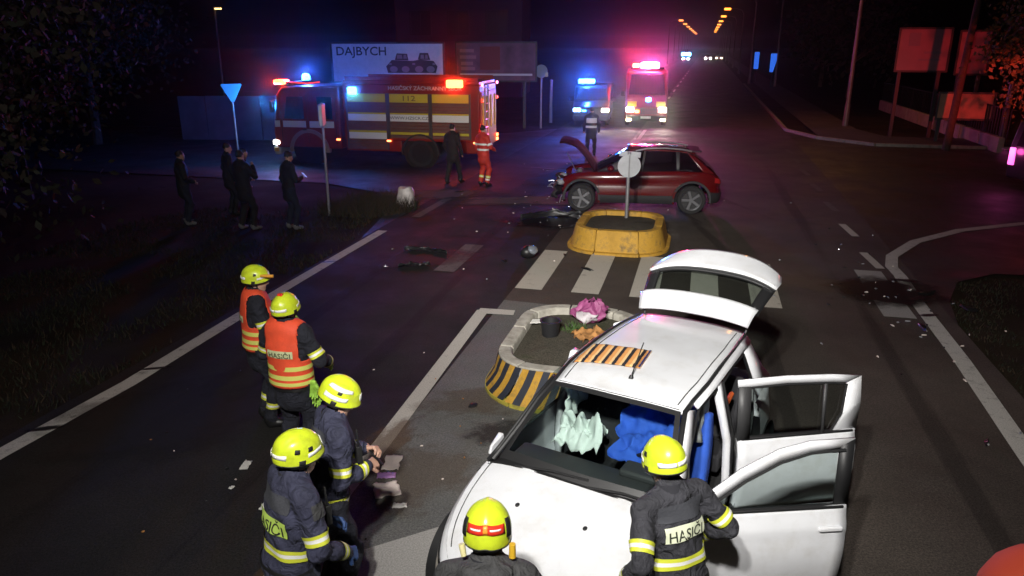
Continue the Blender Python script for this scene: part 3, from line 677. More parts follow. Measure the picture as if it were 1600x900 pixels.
for k, (dx, dz) in enumerate(((.235, .86), (.225, .76))):        # spare gloves clipped to the belt
    hp_ = []; hand(hp_, (dx, -.02 + .05 * k, dz + .10), (.08, .03, -1), (0, -1, 0), 1, .35, sc=1.1); hv, hq = net(hp_, .006); np_mesh('hanging_glove', hv, hq, [GLOVE], F2['root'])
y3 = face_yaw(.85, .45)
F3 = person('firefighter in navy jacket looking down at something held in both hands', (-1.33, 4.63, 0), y3, 1.83, lean=11, head=(R(-30), R(22)), wrL=(-.07, .30, 1.20), wrR=(.08, .28, 1.13), hands='hand', curl=.9)
arm_bands(F3); torso_band(F3, .93, .99); back_patch(F3, 'HASIČI', .30, .09, 1.30, (mat('patch_lime', (.55, .75, .14), .5), DGREEN)); helmet(F3, 'city', 'top')
MB().box(F3['wrR'] + V3((-.06, .10, .02)), (.07, .012, .14), 0, rotm(0, R(-35))).build('held_phone', BLK, F3['root'], bevel=.004)
MB().tube([F3['hp'](-.05, .03, -.125), F3['hp'](0, .06, -.16), F3['hp'](.05, .03, -.125)], .012, 6).build('collar_flash', mat('collar_red', (.5, .03, .05), .6), F3['root'])
y4 = face_yaw(.75, .66)
F4 = person('firefighter in navy jacket with lime back label, standing behind the one looking down', (-1.37, 3.86, 0), y4, 1.83, lean=9, head=(R(-10), R(2)), wrL=(-.10, .30, 1.10), wrR=(.20, .28, 1.02), curl=.7, glove=mat('glove_blue', (.03, .07, .2), .6))
arm_bands(F4, fore=True); torso_band(F4, 1.07, 1.14); back_patch(F4, 'HASIČI', .32, .10, 1.27, (MATS['patch_lime'], DGREEN)); helmet(F4, vents=((72, .60), (104, .60)))
sp = MB(); g4 = F4['g']('armR')
band('shoulder_patch', g4[:1], F4['folds'], F4['shR'], F4['elR'], .02, .34, [GREYJ], F4['root'], 10, (0, .3, 1), .006, (R(-60), R(60)))
y5 = face_yaw(.05, 1)
F5 = person('firefighter in grey hooded jacket bending over the bonnet, red strip across the helmet', (-.13, 3.06, 0), y5, 1.82, lean=10, head=(R(0), R(10)), wrL=(-.30, .42, 1.02), wrR=(.30, .42, 1.02), jacket=GREYJ, hood=True, bulk=1.08)
helmet(F5, 'jet')
loc6 = (.99, 3.70, 0); y6 = face_yaw(-.42, .9)
F6 = person('firefighter in charcoal jacket with white back label, hand resting on the bonnet', loc6, y6, 1.84, lean=13, side=-2, head=(R(-6), R(8)), wrL=wl(loc6, y6, (.68, 3.64, 1.04)), wrR=wl(loc6, y6, (1.18, 4.0, 1.08)), poleL=(-.5, -.9, -.2), jacket=CHAR, bulk=1.0)
arm_bands(F6, (YBAND, SILV)); torso_band(F6, 1.085, 1.155); torso_band(F6, .86, .93); back_patch(F6, 'HASIČI', .27, .095, 1.30, (mat('patch_white', (.80, .84, .62), .5), DGREEN)); helmet(F6)

def kit(J, radio=True, yoke=True):
    """shoulder yoke, collar, chest radio with aerial, belt"""
    if yoke: back_patch(J, '', .30, .10, 1.415, (mat('yoke_cloth', (.05, .052, .062), .8, bump=.4, bscale=60), DGREEN), off=.008)
    torso_band(J, .965, .99, (BLK,), .010, name='belt')
    a, b = J['up']((0, -.012, 1.49)), J['up']((0, -.008, 1.56)); band('collar', J['g']('torso')[5:6], 0., a, b, 0., .95, [mat('collar_cloth', (.02, .02, .026), .9)], J['root'], 24, (0, 1, 0), .012)
    if radio:
        p = J['up']((.13, .155, 1.30)); r = MB(); r.box(p, (.06, .04, .13)); r.tube([p + V3((.015, 0, .06)), p + V3((.02, -.01, .20))], .007, 6); r.build('radio', BLK, J['root'], bevel=.008); MB().tube([p + V3((-.02, 0, .05)), J['up']((.06, .12, 1.40)), J['up']((.10, .03, 1.52))], .005, 5).build('radio_cable', BLK, J['root'])
for J_ in (F3, F4, F6): kit(J_)
kit(F5, False, False)
for J_ in (F1, F2): torso_band(J_, .885, .91, (BLK,), .012, name='belt')
for J_, z_ in ((F4, .98), (F6, 1.0)):       # side pocket flaps on the jacket
    for s_ in (-1, 1): MB().box(J_['up']((s_ * .165, .05, z_ - .04)), (.035, .14, .11), 0, Matrix(J_['T'].tolist())).build('pocket', mat('pocket_cloth', (.03, .032, .055), .9), J_['root'], bevel=.012)

# --- people farther off
MEDR = mat('medic_red', (.55, .035, .02), .7, var=.15); DK = mat('coat_black', (.010, .010, .011), .85); JEAN = mat('jeans_dark', (.012, .015, .03), .9); WSH = mat('shoe_white', (.16, .16, .16), .6)
M1 = person('paramedic in red suit with white reflective bands, beside the rear of the fire engine', (-.85, 22.2, 0), face_yaw(.6, .6), 1.78, vox=.022, jacket=MEDR, trousers=MEDR, hair=True, hands='hand', wrR=(.22, .25, 1.05))
for z in (1.06, 1.22): torso_band(M1, z, z + .055, (SILV,), .012)
arm_bands(M1, (SILV,), True, False); leg_bands(M1); band('reflective_band', M1['g']('legR')[1:2], 0, *M1['legs']['legR'], .72, .84, [SILV], M1['root'])
M2 = person('person in plain black clothes walking beside the paramedic', (-1.78, 22.6, 0), face_yaw(.5, .8), 1.78, vox=.022, jacket=DK, trousers=DK, hair=True, hands='hand', feet=((-.1, -.18, 0), (.12, .22, 0)))
M3 = person('police officer in white reflective tabard standing in front of the vans', (2.98, 28.6, 0), face_yaw(.1, 1), 1.80, vox=.025, jacket=DK, trousers=DK, hair=True, hands='hand', feet=((-.13, 0, 0), (.14, .02, 0)))
WV = mat('tabard_white', (.75, .76, .70), .5)
torso_band(M3, 1.04, 1.12, (WV,), .016); torso_band(M3, 1.22, 1.40, (WV,), .016)
for i, (lb, x, y, dx, dy, jk, tr, sh) in enumerate((
        ('bystander in black jacket and pale shoes at the outer end of the onlookers', -7.65, 17.3, .8, .6, DK, JEAN, WSH), ('bystander in black half hidden behind the other onlookers', -6.95, 18.3, .7, .5, DK, DK, BOOT),
        ('bystander in black coat and white-soled shoes in the middle of the onlookers', -6.05, 16.75, .6, .8, DK, DK, WSH), ('bystander in black jacket close behind the middle onlooker', -6.35, 17.6, .9, .2, DK, JEAN, BOOT), ('bystander in dark jeans nearest the thin sign post, looking at a phone', -5.05, 16.8, .7, .7, DK, JEAN, WSH))):
    q = person(lb, (x, y, -.03), face_yaw(dx, dy), 1.74 + .04 * (i % 3), vox=.024, jacket=jk, trousers=tr, shoes=sh, hair=True, hands='hand', group='onlookers on the left verge', wrR=((.16, .20, 1.0), None, (.10, .22, 1.42), (.13, .12, .92), (.1, .28, 1.15))[i], wrL=((-.12, .2, 1.02), (-.16, .1, .95), (-.08, .22, 1.12), None, None)[i], lean=(0, 2, -2, 4, 3)[i], head=(R((10, -20, 15, -30, 0)[i]), R((0, 5, -4, 8, 18)[i])), bulk=(1.12, 1.0, 1.15, 1.02, 1.05)[i], feet=(((-.16, .02, 0), (.15, -.02, 0)), ((-.1, 0, 0), (.1, .05, 0)), ((-.14, -.05, 0), (.13, .08, 0)), ((-.1, .05, 0), (.12, -.06, 0)), ((-.12, 0, 0), (.12, .04, 0)))[i])
    if i == 4:
        MB().box(q['wrR'] + V3((-.03, .10, .06)), (.075, .01, .14), 0, rotm(0, R(-40))).build('phone_screen', lamp_mat('screen_blue', (.25, .35, 1), .6), q['root'])
# ================================================================== cars
WHITE = mat('car_white', (.79, .80, .83), .30, coat=.6, var=.05, vscale=3, dirt=(.55, .53, .49), dscale=4, damt=.35)
TRIM = mat('trim_black', (.015, .015, .016), .5)
GAP = mat('panel_gap', (.01, .01, .01), .9)
CARGL = glass('car_glass', (.80, .88, .86), .08)
DOORGL = glass('door_glass', (.72, .82, .80), .20)
TYRE = mat('tyre', (.015, .015, .015), .85, bump=.3, bscale=60)
ALLOY = mat('alloy', (.55, .56, .58), .3, .9)
CHROME = mat('chrome', (.8, .8, .8), .12, 1.)

class Body:
    """lower car body: plan outline swept from sill to shoulder line"""
    def __init__(s, xf, xr, w, sill, top, nf=4.2, nr=5.5, N=96, ins=None):
        s.xf, s.xr, s.w, s.sill, s.top = xf, xr, w, sill, top
        th = np.linspace(1e-3, math.pi - 1e-3, 6000); xc = (xf + xr) / 2; a = (xf - xr) / 2
        n = np.where(np.cos(th) > 0, nf, nr); x = xc + a * np.sign(np.cos(th)) * np.abs(np.cos(th)) ** (2 / n); y = w * np.abs(np.sin(th)) ** (2 / n)
        d = np.r_[0, np.cumsum(np.hypot(np.diff(x), np.diff(y)))]; u = np.linspace(0, d[-1], N + 1)
        s.x = np.interp(u, d, x); s.y = np.interp(u, d, y); s.N = N
        tx = np.gradient(s.x); ty = np.gradient(s.y); L = np.hypot(tx, ty); s.nx, s.ny = -(-ty) / L * 1, -tx / L
        s.nx = np.abs(ty / L) * np.sign(s.x - xc); s.ny = np.abs(tx / L)
        s.ins = ins or ((0, .07), (.10, .02), (.28, .0), (.55, .0), (.72, .012), (.80, .022), (.93, .035), (1, .075))
        s.deform = None
    def at(s, i, v, sgn=1, off=0.):
        i = min(max(i, 0), s.N); k = int(i); f = i - k; k2 = min(k + 1, s.N)
        x = s.x[k] * (1 - f) + s.x[k2] * f; y = s.y[k] * (1 - f) + s.y[k2] * f; nx = s.nx[k] * (1 - f) + s.nx[k2] * f; ny = s.ny[k] * (1 - f) + s.ny[k2] * f
        q = np.interp(v, [a for a, b in s.ins], [b for a, b in s.ins]) - off
        z0 = s.sill(x) if callable(s.sill) else s.sill; z = z0 + v * (s.top(x) - z0)
        p = Vector((x - nx * q * 1.2, sgn * max(0, y - ny * q), z)); return s.deform(p) if s.deform else p
    def idx(s, x): return float(np.interp(-x, -s.x, np.arange(s.N + 1)))
    def patch(s, i0, i1, v0, v1, off, nu=10, nv=4, sgn=1, mb=None, mi=0):
        mb = mb or MB(); mb.grid(lambda a, b: s.at(i0 + (i1 - i0) * (a if sgn > 0 else 1 - a), v0 + (v1 - v0) * b, sgn, off), nu, nv, mi); return mb
    def shell(s, rows, arches, skip=None, mb=None):
        mb = mb or MB(); P = {}
        for sg in (1, -1):
            for i in range(s.N + 1):
                for j, v in enumerate(rows): P[sg, i, j] = s.at(i, v, sg)
            for i in range(s.N + 1):
                for j in range(len(rows)):
                    p = P[sg, i, j]
                    for cx, cz, r in arches:
                        dx, dz = p.x - cx, p.z - cz; d = math.hypot(dx, dz)
                        if d < r and s.ny[i] > .6: P[sg, i, j] = Vector((cx + dx / d * r, p.y, cz + dz / d * r)); P[sg, i, j].freeze() if False else None; P[sg, i, j, 'in'] = True
            for i in range(s.N):
                for j in range(len(rows) - 1):
                    q = [(sg, i, j), (sg, i + 1, j), (sg, i + 1, j + 1), (sg, i, j + 1)]
                    if all((*k, 'in') in P for k in q): continue
                    if skip and skip(sg, (P[q[0]].x + P[q[1]].x) / 2, (rows[j] + rows[j + 1]) / 2): continue
                    f = [P[k] for k in q]
                    mb.add(f if sg < 0 else f[::-1], [(0, 1, 2, 3)])
        return mb
    def deck(s, x0, x1, crown, mb=None, cols=16, front=True, ribs=None, zoff=0.):
        """bonnet or boot surface between the two shoulder lines"""
        mb = mb or MB(); i0, i1 = (0, s.idx(x0)) if front else (s.idx(x1), s.N); nr = 18
        def fn(a, b):
            i = i0 + (i1 - i0) * a; p = s.at(i, 1, 1); t = 1 - 2 * b; y = p.y * t; c = crown * (1 - t ** 4) * min(1, p.y / .35)
            if ribs: c += ribs(p.x, y)
            q = Vector((p.x, y, p.z + c + zoff)); return s.deform(q) if s.deform and False else q
        mb.grid(fn, nr, cols); return mb

def weld(o, d=.001):
    md = o.modifiers.new('weld', 'WELD'); md.merge_threshold = d; return o
def wheel(parent, c, r, w, side, spokes=5, rim=ALLOY, rimr=.68):
    q = Matrix.Translation(c) @ Matrix.Rotation(R(-90 * side), 4, 'X')      # local z points outboard
    t = MB(); h = w / 2; t.lathe([(r * rimr, -h * .8), (r * .93, -h), (r, -h * .7), (r, h * .7), (r * .93, h), (r * .74, h * .95), (r * rimr, h * .75)], 32, q); wh = t.build('wheel', TYRE, parent)
    k = MB(); k.lathe([(r * rimr, h * .78), (r * (rimr - .05), h * .7), (r * (rimr - .06), -h * .1)], 32, q); dk_ = MB(); dk_.lathe([(r * rimr * .95, -h * .1), (.01, -h * .1)], 24, q); dk_.build('brake_disc', TRIM, wh)
    for i in range(spokes):
        a = 2 * math.pi * i / spokes; M = q @ Matrix.Rotation(a, 4, 'Z')
        k.hexa([M @ Vector(p) for p in ((.02, -.028, h * .3), (r * rimr * .97, -.05, h * .3), (r * rimr * .97, .05, h * .3), (.02, .028, h * .3), (.02, -.028, h * .62), (r * rimr * .97, -.036, h * .66), (r * rimr * .97, .036, h * .66), (.02, .028, h * .62))])
    k.cyl(q @ Vector((0, 0, h * .2)), q @ Vector((0, 0, h * .7)), r * .14, n=12); k.build('rim', rim, wh); return wh
def seam(parent, pts, w=.007, m=GAP, name='seam'):
    return MB().tube(pts, w / 2, 5).build(name, m, parent)
def strip3(parent, A, B, name, m, th=.012):
    """ribbon between two polylines"""
    mb = MB(); n = len(A) - 1; mb.grid(lambda u, v: Vector(A[round(u * n)]).lerp(Vector(B[round(u * n)]), v), n, 1); return mb.build(name, m, parent, 50, solid=th)

# ------------------------------------------------------------------ the white hatchback
CAR_O = (.93, 5.47); CAR_D = Vector((-.515, -.857)).normalized(); CAR_YAW = math.atan2(CAR_D.y, CAR_D.x)
car = thing('car', 'white hatchback with tailgate and two doors open, striped cloth on its roof', 'car', (CAR_O[0], CAR_O[1], 0), CAR_YAW)
def wtop(x):
    return float(np.interp(x, [-2.05, -1.9, -1.6, -.9, 0, .8, 1.0, 1.3, 1.6, 1.85, 1.97, 2.03], [.90, .93, .97, .985, .97, .955, .945, .905, .845, .775, .72, .66]))
wb = Body(2.03, -2.03, .855, .25, wtop, 3.3, 6)
rows = [0, .05, .1, .18, .28, .36, .44, .52, .6, .68, .74, .8, .87, .93, .97, 1]
AR = [(1.235, .31, .365), (-1.355, .31, .365)]
door_l = lambda sg, x, v: sg > 0 and -1.12 < x < .78 and v > .14
mb = wb.shell(rows, AR, door_l)
ribs = lambda x, y: .010 * math.exp(-((abs(y) - .40 - (.9 - x) * .10) / .045) ** 2) * (1 if x < 1.75 else 0)
bodyo = weld(mb.build('body', WHITE, car, 40))
bo = MB(); wb.deck(.93, 0, .050, bo, 20, True, ribs); bon = weld(bo.build('bonnet', WHITE, car, 40))
for sg in (1, -1):
    pts = []
    for k in range(14):
        p = wb.at(wb.idx(.93 + (1.80 - .93) * k / 13), 1, sg); t = .93; pts.append((p.x, p.y * t, p.z + .050 * (1 - t ** 4) * min(1, abs(p.y) / .35) + .001))
    seam(bon, pts, .008)
for y, x in ((.26, 1.30), (-.26, 1.30)):
    j = MB(); z = wtop(x) + .050; j.ball((x, y, z), (.022, .016, .012), 5, 8); j.build('washer_jet', TRIM, bon)
# front face: grille, lamps, plate, bumper strip
for sg in (1, -1):
    i0 = wb.idx(2.0); i1 = wb.idx(1.62)
    hl = wb.patch(i0, i1, .62, .93, .006, 12, 5, sg).build('headlight', mat('headlight_dark', (.05, .052, .055), .12, coat=1), car)
    wb.patch(i0 + 1.2, i0 + 3.5, .68, .88, .012, 5, 4, sg).build('reflector', mat('reflector', (.75, .75, .78), .12, .8), hl)
    wb.patch(i0 + 4.2, i1 - .5, .70, .86, .011, 5, 4, sg).build('indicator', mat('indicator_amber', (.55, .5, .42), .2), hl)
mb = MB(); wb.patch(0, wb.idx(1.99), .58, .80, .005, 8, 4, 1, mb); wb.patch(0, wb.idx(1.99), .58, .80, .005, 8, 4, -1, mb); mb.build('grille', TRIM, car)
mb = MB(); wb.patch(0, wb.idx(1.95), .10, .36, .005, 8, 4, 1, mb); wb.patch(0, wb.idx(1.95), .10, .36, .005, 8, 4, -1, mb); mb.build('lower_grille', TRIM, car)
MB().box((2.045, 0, .47), (.012, .52, .11)).build('number_plate', mat('plate_white', (.75, .75, .75), .4), car, bevel=.004)
for (x, z, r) in AR:
    for sg in (1, -1): wheel(car, (x, sg * .745, .305), .305, .19, sg)
    for sg in (1, -1):
        m2 = MB(); q = Matrix.Translation((x, sg * .80, z)) @ Matrix.Rotation(R(90), 4, 'X'); m2.lathe([(r, -.28 if sg < 0 else -.06), (r, .06 if sg < 0 else .28)], 24, q, 0, 0, math.pi); m2.build('wheel_arch', TRIM, car)
# floor, bulkhead, sills
fl = MB(); fl.box((-.4, 0, .30), (2.9, 1.40, .06)); fl.box((.93, 0, .58), (.05, 1.36, .58)); fl.box((-1.0, 0, .44), (.05, 1.3, .30)); fl.build('floor_pan', mat('carpet_dark', (.02, .02, .021), .95, bump=.3), car)
# cowl and wipers
czf = lambda y: .9485 + .05 * (1 - (abs(y) / .78) ** 4)
cw = MB(); cw.grid(lambda u, v: (.78 + .06 * (1 - (2 * u - 1) ** 2) * (1 - v) + .17 * v, (u - .5) * 1.46, czf((u - .5) * 1.46) - .016), 18, 3); cw.build('cowl', TRIM, car, solid=.01)
for y0, y1 in ((-.50, .08), (.10, .60)):
    MB().tube([(.925, y0, czf(y0) + .006), (.895, (y0 + y1) / 2, czf((y0 + y1) / 2) + .028), (.875, y1, czf(y1) + .03)], .009, 6).build('wiper', TRIM, car)
# greenhouse
ZR = lambda x: float(np.interp(x, [-1.62, -1.2, -.6, 0, .25], [1.455, 1.492, 1.505, 1.485, 1.445]))
YR = lambda x: float(np.interp(x, [-1.62, -1.0, -.2, .25], [.515, .555, .565, .535]))
def roof(u, v):
    y = 2 * v - 1; xf = .25 + .055 * (1 - y * y); x = -1.60 + (xf + 1.60) * u; yy = YR(x) * y
    return (x, yy, ZR(x) + .038 * (1 - abs(y) ** 2.4) - .038)
mb = MB(); mb.grid(roof, 26, 20); rf = mb.build('roof', WHITE, car, 60, solid=.02)
def rz_(x, y): yn = max(-1, min(1, y / YR(x))); return ZR(x) + .038 * (1 - abs(yn) ** 2.4) - .038
for sg in (1, -1):        # black gutter along the roof edge and down the A-pillar
    pts = [(x, sg * (YR(x) + .008), ZR(x) - .045) for x in np.linspace(-1.55, .22, 12)] + [(.42, sg * .590, 1.31), (.62, sg * .635, 1.165), (.80, sg * .685, 1.04), (.90, sg * .715, .97)]
    MB().tube(pts, .020, 8).build('gutter_trim', TRIM, car)
    A = [(.20, sg * .560, 1.412), (.42, sg * .605, 1.30), (.62, sg * .652, 1.155), (.80, sg * .70, 1.03), (.92, sg * .735, .955)]
    B = [(.10, sg * .59, 1.385), (.31, sg * .645, 1.275), (.51, sg * .69, 1.13), (.69, sg * .735, 1.005), (.80, sg * .765, .93)]
    strip3(car, A, B, 'pillar', WHITE if sg > 0 else TRIM, .03)
    rail = [(.10, sg * .600, 1.385), (-.2, sg * .632, 1.425), (-.7, sg * .632, 1.435), (-1.2, sg * .612, 1.415), (-1.5, sg * .585, 1.375)]
    rin = [(x, sg * (YR(x) + .020), ZR(x) - .045) for x, _, _ in rail]
    strip3(car, rin, rail, 'roof_rail', WHITE, .02)
    # B and C pillars
    for nm, x0, w, z1 in (('pillar', -.34, .10, 1.425),):
        A = [(x0 + .02, sg * .632, z1), (x0, sg * .70, 1.16), (x0 - .0, sg * .755, .95), (x0, sg * .775, .6), (x0, sg * .77, .34)]
        B = [(x - w, y, z) for x, y, z in A]; strip3(car, A, B, nm, WHITE, .05)
    A = [(-1.18, sg * .615, 1.415), (-1.30, sg * .70, 1.10), (-1.33, sg * .765, .95)]; B = [(-1.56, sg * .575, 1.36), (-1.76, sg * .68, 1.05), (-1.82, sg * .745, .95)]
    strip3(car, A, B, 'pillar', WHITE, .03)
    A = [(-.80, sg * .625, 1.43), (-.95, sg * .70, 1.16), (-1.0, sg * .755, .95)]; B = [(-.87, sg * .625, 1.43), (-1.02, sg * .70, 1.16), (-1.07, sg * .755, .95)]
    if sg < 0:            # closed doors on the far side: glass, seams, handles
        for x0, x1 in ((.08, -.34), (-.44, -1.18)):
            mb = MB(); mb.grid(lambda u, v: (x0 + (x1 - x0) * u + (.62 * (1 - u) * (1 - v) if x0 > 0 else 0), -(.628 + .135 * (1 - v)), .95 + .46 * v), 8, 4); mb.build('side_window', DOORGL, car)
        for x in (.78, -.39, -1.12):
            i = wb.idx(x); seam(car, [wb.at(i, v, -1, .001) for v in (.14, .3, .5, .7, .9)])
        for x in (-.25, -1.0): MB().box((x, -.862, .80), (.17, .03, .035)).build('door_handle', WHITE, car, bevel=.008)
        mir = MB(); mir.hexa([(.80, -.80, .93), (.80, -.83, .93), (.58, -.87, .94), (.58, -.80, .94), (.78, -.80, 1.0), (.78, -.82, 1.0), (.60, -.85, 1.03), (.60, -.80, 1.03)]); mir.build('folded_mirror', WHITE, car, bevel=.015)
    else:                 # bare sill lip and aperture seal on the open side
        MB().tube([(.76, .80, .36), (.3, .815, .34), (-.3, .815, .335), (-1.0, .815, .34)], .018, 6).build('sill_seal', TRIM, car)
        MB().tube([(.74, .775, .40), (.74, .775, .93), (.45, .66, 1.17), (.05, .60, 1.375), (-.30, .628, 1.405)], .014, 6).build('door_seal', TRIM, car)
        MB().tube([(-.46, .770, .40), (-.46, .755, .95), (-.44, .64, 1.40), (-.8, .625, 1.42), (-1.14, .62, 1.39), (-1.27, .70, 1.08), (-1.12, .76, .80), (-.98, .775, .40)], .014, 6).build('door_seal', TRIM, car)
# windscreen with its dark border
def ws(u, v, off=0.):
    y = 2 * u - 1; b = Vector((.835 + .065 * (1 - y * y), y * .70, czf(y * .70) - .010)); t = Vector((.255 + .055 * (1 - y * y), y * .525, 1.418 + .035 * (1 - abs(y) ** 2.4)))
    p = b.lerp(t, v); bow = .028 * 4 * v * (1 - v); return p + Vector((.55, 0, .83)) * (bow + off)
mb = MB(); mb.grid(ws, 20, 12); scr = mb.build('windscreen', CARGL, car, 60)
for u0, u1, v0, v1 in ((0, .035, 0, 1), (.965, 1, 0, 1), (.035, .965, 0, .10), (.035, .965, .94, 1)):
    mb = MB(); mb.grid(lambda a, b: ws(u0 + (u1 - u0) * a, v0 + (v1 - v0) * b, .003), 12 if u1 - u0 > .5 else 2, 10 if v1 - v0 > .5 else 2); mb.build('windscreen_border', TRIM, scr)
# interior
FAB = mat('seat_fabric', (.028, .028, .032), .9, bump=.4); BLUE = mat('blue_cloth', (.025, .10, .52), .85, var=.15, vscale=8, bump=.3, bscale=30)
d = MB(); d.loft([[(.92, y, .90), (.80, y, .955), (.52, y, .955), (.40, y, .88), (.42, y, .62), (.92, y, .60)] for y in (-.66, -.3, .0, .3, .66)]); das = d.build('dashboard', mat('dash_grey', (.035, .036, .038), .7, bump=.3, bscale=150), car, bevel=.02)
MB().box((.50, .36, .975), (.18, .34, .06)).build('instrument_hood', MATS['dash_grey'], das, bevel=.02)
st = MB(); q = Matrix.Translation((.25, .36, .88)) @ Matrix.Rotation(R(-62), 4, 'Y')
st.tube([q @ Vector((.18 * math.cos(a), .18 * math.sin(a), 0)) for a in np.linspace(0, 6.283, 25)], .016, 8); st.cyl(q @ Vector((0, 0, -.02)), q @ Vector((0, 0, .04)), .06); st.box(q @ Vector((0, 0, 0)), (.04, .34, .03), 0, q.to_3x3()); st.build('steering_wheel', TRIM, car)
def seat(y, cover, name='front_seat'):
    o = MB()
    o.loft([[(.18, y - .24, .50), (.18, y + .24, .50), (.18, y + .24, .62), (.18, y, .645), (.18, y - .24, .62)], [(-.28, y - .24, .44), (-.28, y + .24, .44), (-.28, y + .24, .57), (-.28, y, .55), (-.28, y - .24, .57)]])
    s = o.build(name, FAB, car, bevel=.04)
    b = MB(); b.grid(lambda u, v: (-.20 - .17 * v + .035 * math.cos(math.pi * (u - .5)) * -1 + .03 * abs(2 * u - 1) ** 2 + .07, y + (u - .5) * (.50 - .10 * v ** 3), .55 + .62 * v), 12, 12)
    b.build('seat_back', cover, s, 60, solid=.10)
    h = MB(); h.loft([[(-.30 + dx * k, y + sy * .13 * k, z) for dx, sy in ((.06, -.8), (.07, 0), (.06, .8), (-.05, 1), (-.06, 0), (-.05, -1))] for z, k in ((1.20, .9), (1.26, 1.05), (1.34, 1.0), (1.39, .8))]); h.build('headrest', cover, s, 60, bevel=.02)
seat(.36, BLUE); seat(-.36, FAB)
rb = MB(); rb.loft([[(-.62, y, .45), (-.62, y, .62), (-1.06, y, .57), (-1.28, y, 1.10), (-1.36, y, 1.08), (-1.16, y, .45)] for y in (-.62, -.2, .2, .62)]); rb.build('rear_bench', FAB, car, bevel=.03)
# deflated airbags
AIR = mat('airbag_cloth', (.66, .72, .68), .8, var=.12, vscale=8, bump=.5, bscale=25)
def drape(name, fn, nu, nv, m, parent=car, sol=.006):
    mb = MB(); mb.grid(fn, nu, nv); return mb.build(name, m, parent, 70, solid=sol)
nz3 = lambda x, y, z=0.: mnoise.noise(Vector((x, y, z)))
drape('curtain_airbag', lambda u, v: (.12 - .55 * u, -.50 + .05 * nz3(u * 5, v * 4) + .03 * math.sin(u * 22) * v, 1.36 - .34 * v - .10 * v * nz3(u * 4, 2)), 24, 10, AIR)
drape('passenger_airbag', lambda u, v: (.48 - .42 * v + .03 * nz3(u * 5, v * 5, 3), -.44 + .40 * u * (1 - .3 * v) + .03 * math.sin(v * 8), 1.0 + .20 * math.sin(math.pi * min(1, v * 1.1)) * (.4 + .6 * u) + .11 * nz3(u * 5, v * 5, 5) + .04 * nz3(u * 11, v * 11, 2)), 36, 28, AIR)
drape('blue_blanket', lambda u, v: (.40 - .52 * v + .02 * nz3(u * 5, v * 5, 7), .02 + .50 * u - .05 * v + .07 * nz3(v * 5, u * 2, 4), .985 + .28 * v ** 1.3 - .06 * math.sin(math.pi * u) * v + .05 * nz3(u * 4, v * 4, 8) * 2.2 + .035 * nz3(u * 9, v * 9, 1)), 36, 28, BLUE)
drape('curtain_airbag', lambda u, v: (-.10 - .26 * u, .545 + .02 * math.sin(u * 16) + .05 * v * nz3(u * 4, v * 3, 9), 1.36 - .36 * v), 14, 8, mat('airbag_grey', (.42, .46, .45), .8))
MB().tube([(-.55, .55, 1.34), (-.62, .60, 1.20), (-.72, .62, 1.10), (-.95, .60, 1.08)], .022, 6).build('orange_belt', mat('belt_orange', (.75, .14, .03), .6), car)
# aerial
an = MB(); an.cyl((.02, .03, 1.475), (.01, .03, 1.505), .022, .014); an.tube([(.01, .03, 1.50), (-.10, .03, 1.60), (-.22, .03, 1.70)], .005, 6); an.build('aerial', TRIM, rf)

# roof ditch lines, fender seams, side repeater, bonnet rear edge
for sg in (1, -1):
    seam(rf, [roof_pt for roof_pt in [(x, sg * YR(x) * .88, rz_(x, sg * YR(x) * .88) + .001) for x in np.linspace(-1.5, .18, 14)]], .010, GAP, 'roof_ditch')
    seam(car, [wb.at(wb.idx(1.02), v, sg, .002) for v in (.55, .7, .85, .95, 1.0)], .008); MB().ball(wb.at(wb.idx(.95), .72, sg, .004), (.04, .01, .018), 6, 8).build('side_repeater', mat('indicator_amber', (.55, .5, .42), .2), car)
    seam(car, [wb.at(wb.idx(x), .50, sg, .003) for x in np.linspace(1.62, 1.98, 8)], .008)
seam(bon, [(.930, y_, czf(y_) - .002) for y_ in np.linspace(-.72, .72, 21)], .012)
seam(rf, [(x_ , y_, z_ + .002) for x_, y_, z_ in [roof(.985, v) for v in np.linspace(.03, .97, 16)]], .007)

# open tailgate
tg = bpy.data.objects.new('tailgate', None); COL.objects.link(tg); tg.parent = car; tg.location = (-1.60, 0, 1.475); tg.rotation_euler = (0, R(26), 0)   # local -x runs to the free edge, +z is the outer face
def tw(u): return float(np.interp(u, [0, .2, .55, .75, 1.0], [.53, .575, .63, .645, .60]))
def tgp(u, v, off=0.):
    y = 2 * v - 1; ln = u * (1 - .10 * abs(y) ** 2.5 * u) + .05 * (1 - y * y) * u
    x = -ln if ln < .55 else -.55 - (ln - .55) * .97; z = 0 if ln < .55 else -(ln - .55) * .16
    z += .035 * (1 - y * y) - .10 * abs(y) ** 4 * (.3 + .7 * u) + .03 * math.sin(math.pi * min(1, u)); return Vector((x, y * tw(u), z + off))
def tgrid(u0, u1, v0, v1, name, m, off=0., sol=.03, nu=8, nv=20):
    mb = MB(); mb.grid(lambda a, b: tgp(u0 + (u1 - u0) * a, v0 + (v1 - v0) * b, off), nu, nv); return mb.build(name, m, tg, 50, solid=sol)
mb = MB(); mb.grid(lambda a, b: tgp(.0 + .19 * a, b) + Vector((0, 0, .012 + .045 * math.sin(math.pi * min(1, a * 1.15) * .6))), 8, 20); mb.build('spoiler', WHITE, tg, 50, solid=.045)
tgrid(.19, .57, 0, .085, 'frame_side', TRIM, .0, .03, 8, 3); tgrid(.19, .57, .915, 1, 'frame_side', TRIM, 0, .03, 8, 3)
tgrid(.57, .62, 0, 1, 'frame_bottom', TRIM, 0, .03, 3, 20); tgrid(.19, .57, .085, .915, 'rear_window', CARGL, -.004, .004)
pn = tgrid(.62, .98, 0, 1, 'tailgate_panel', WHITE, .004, .05, 10, 24)
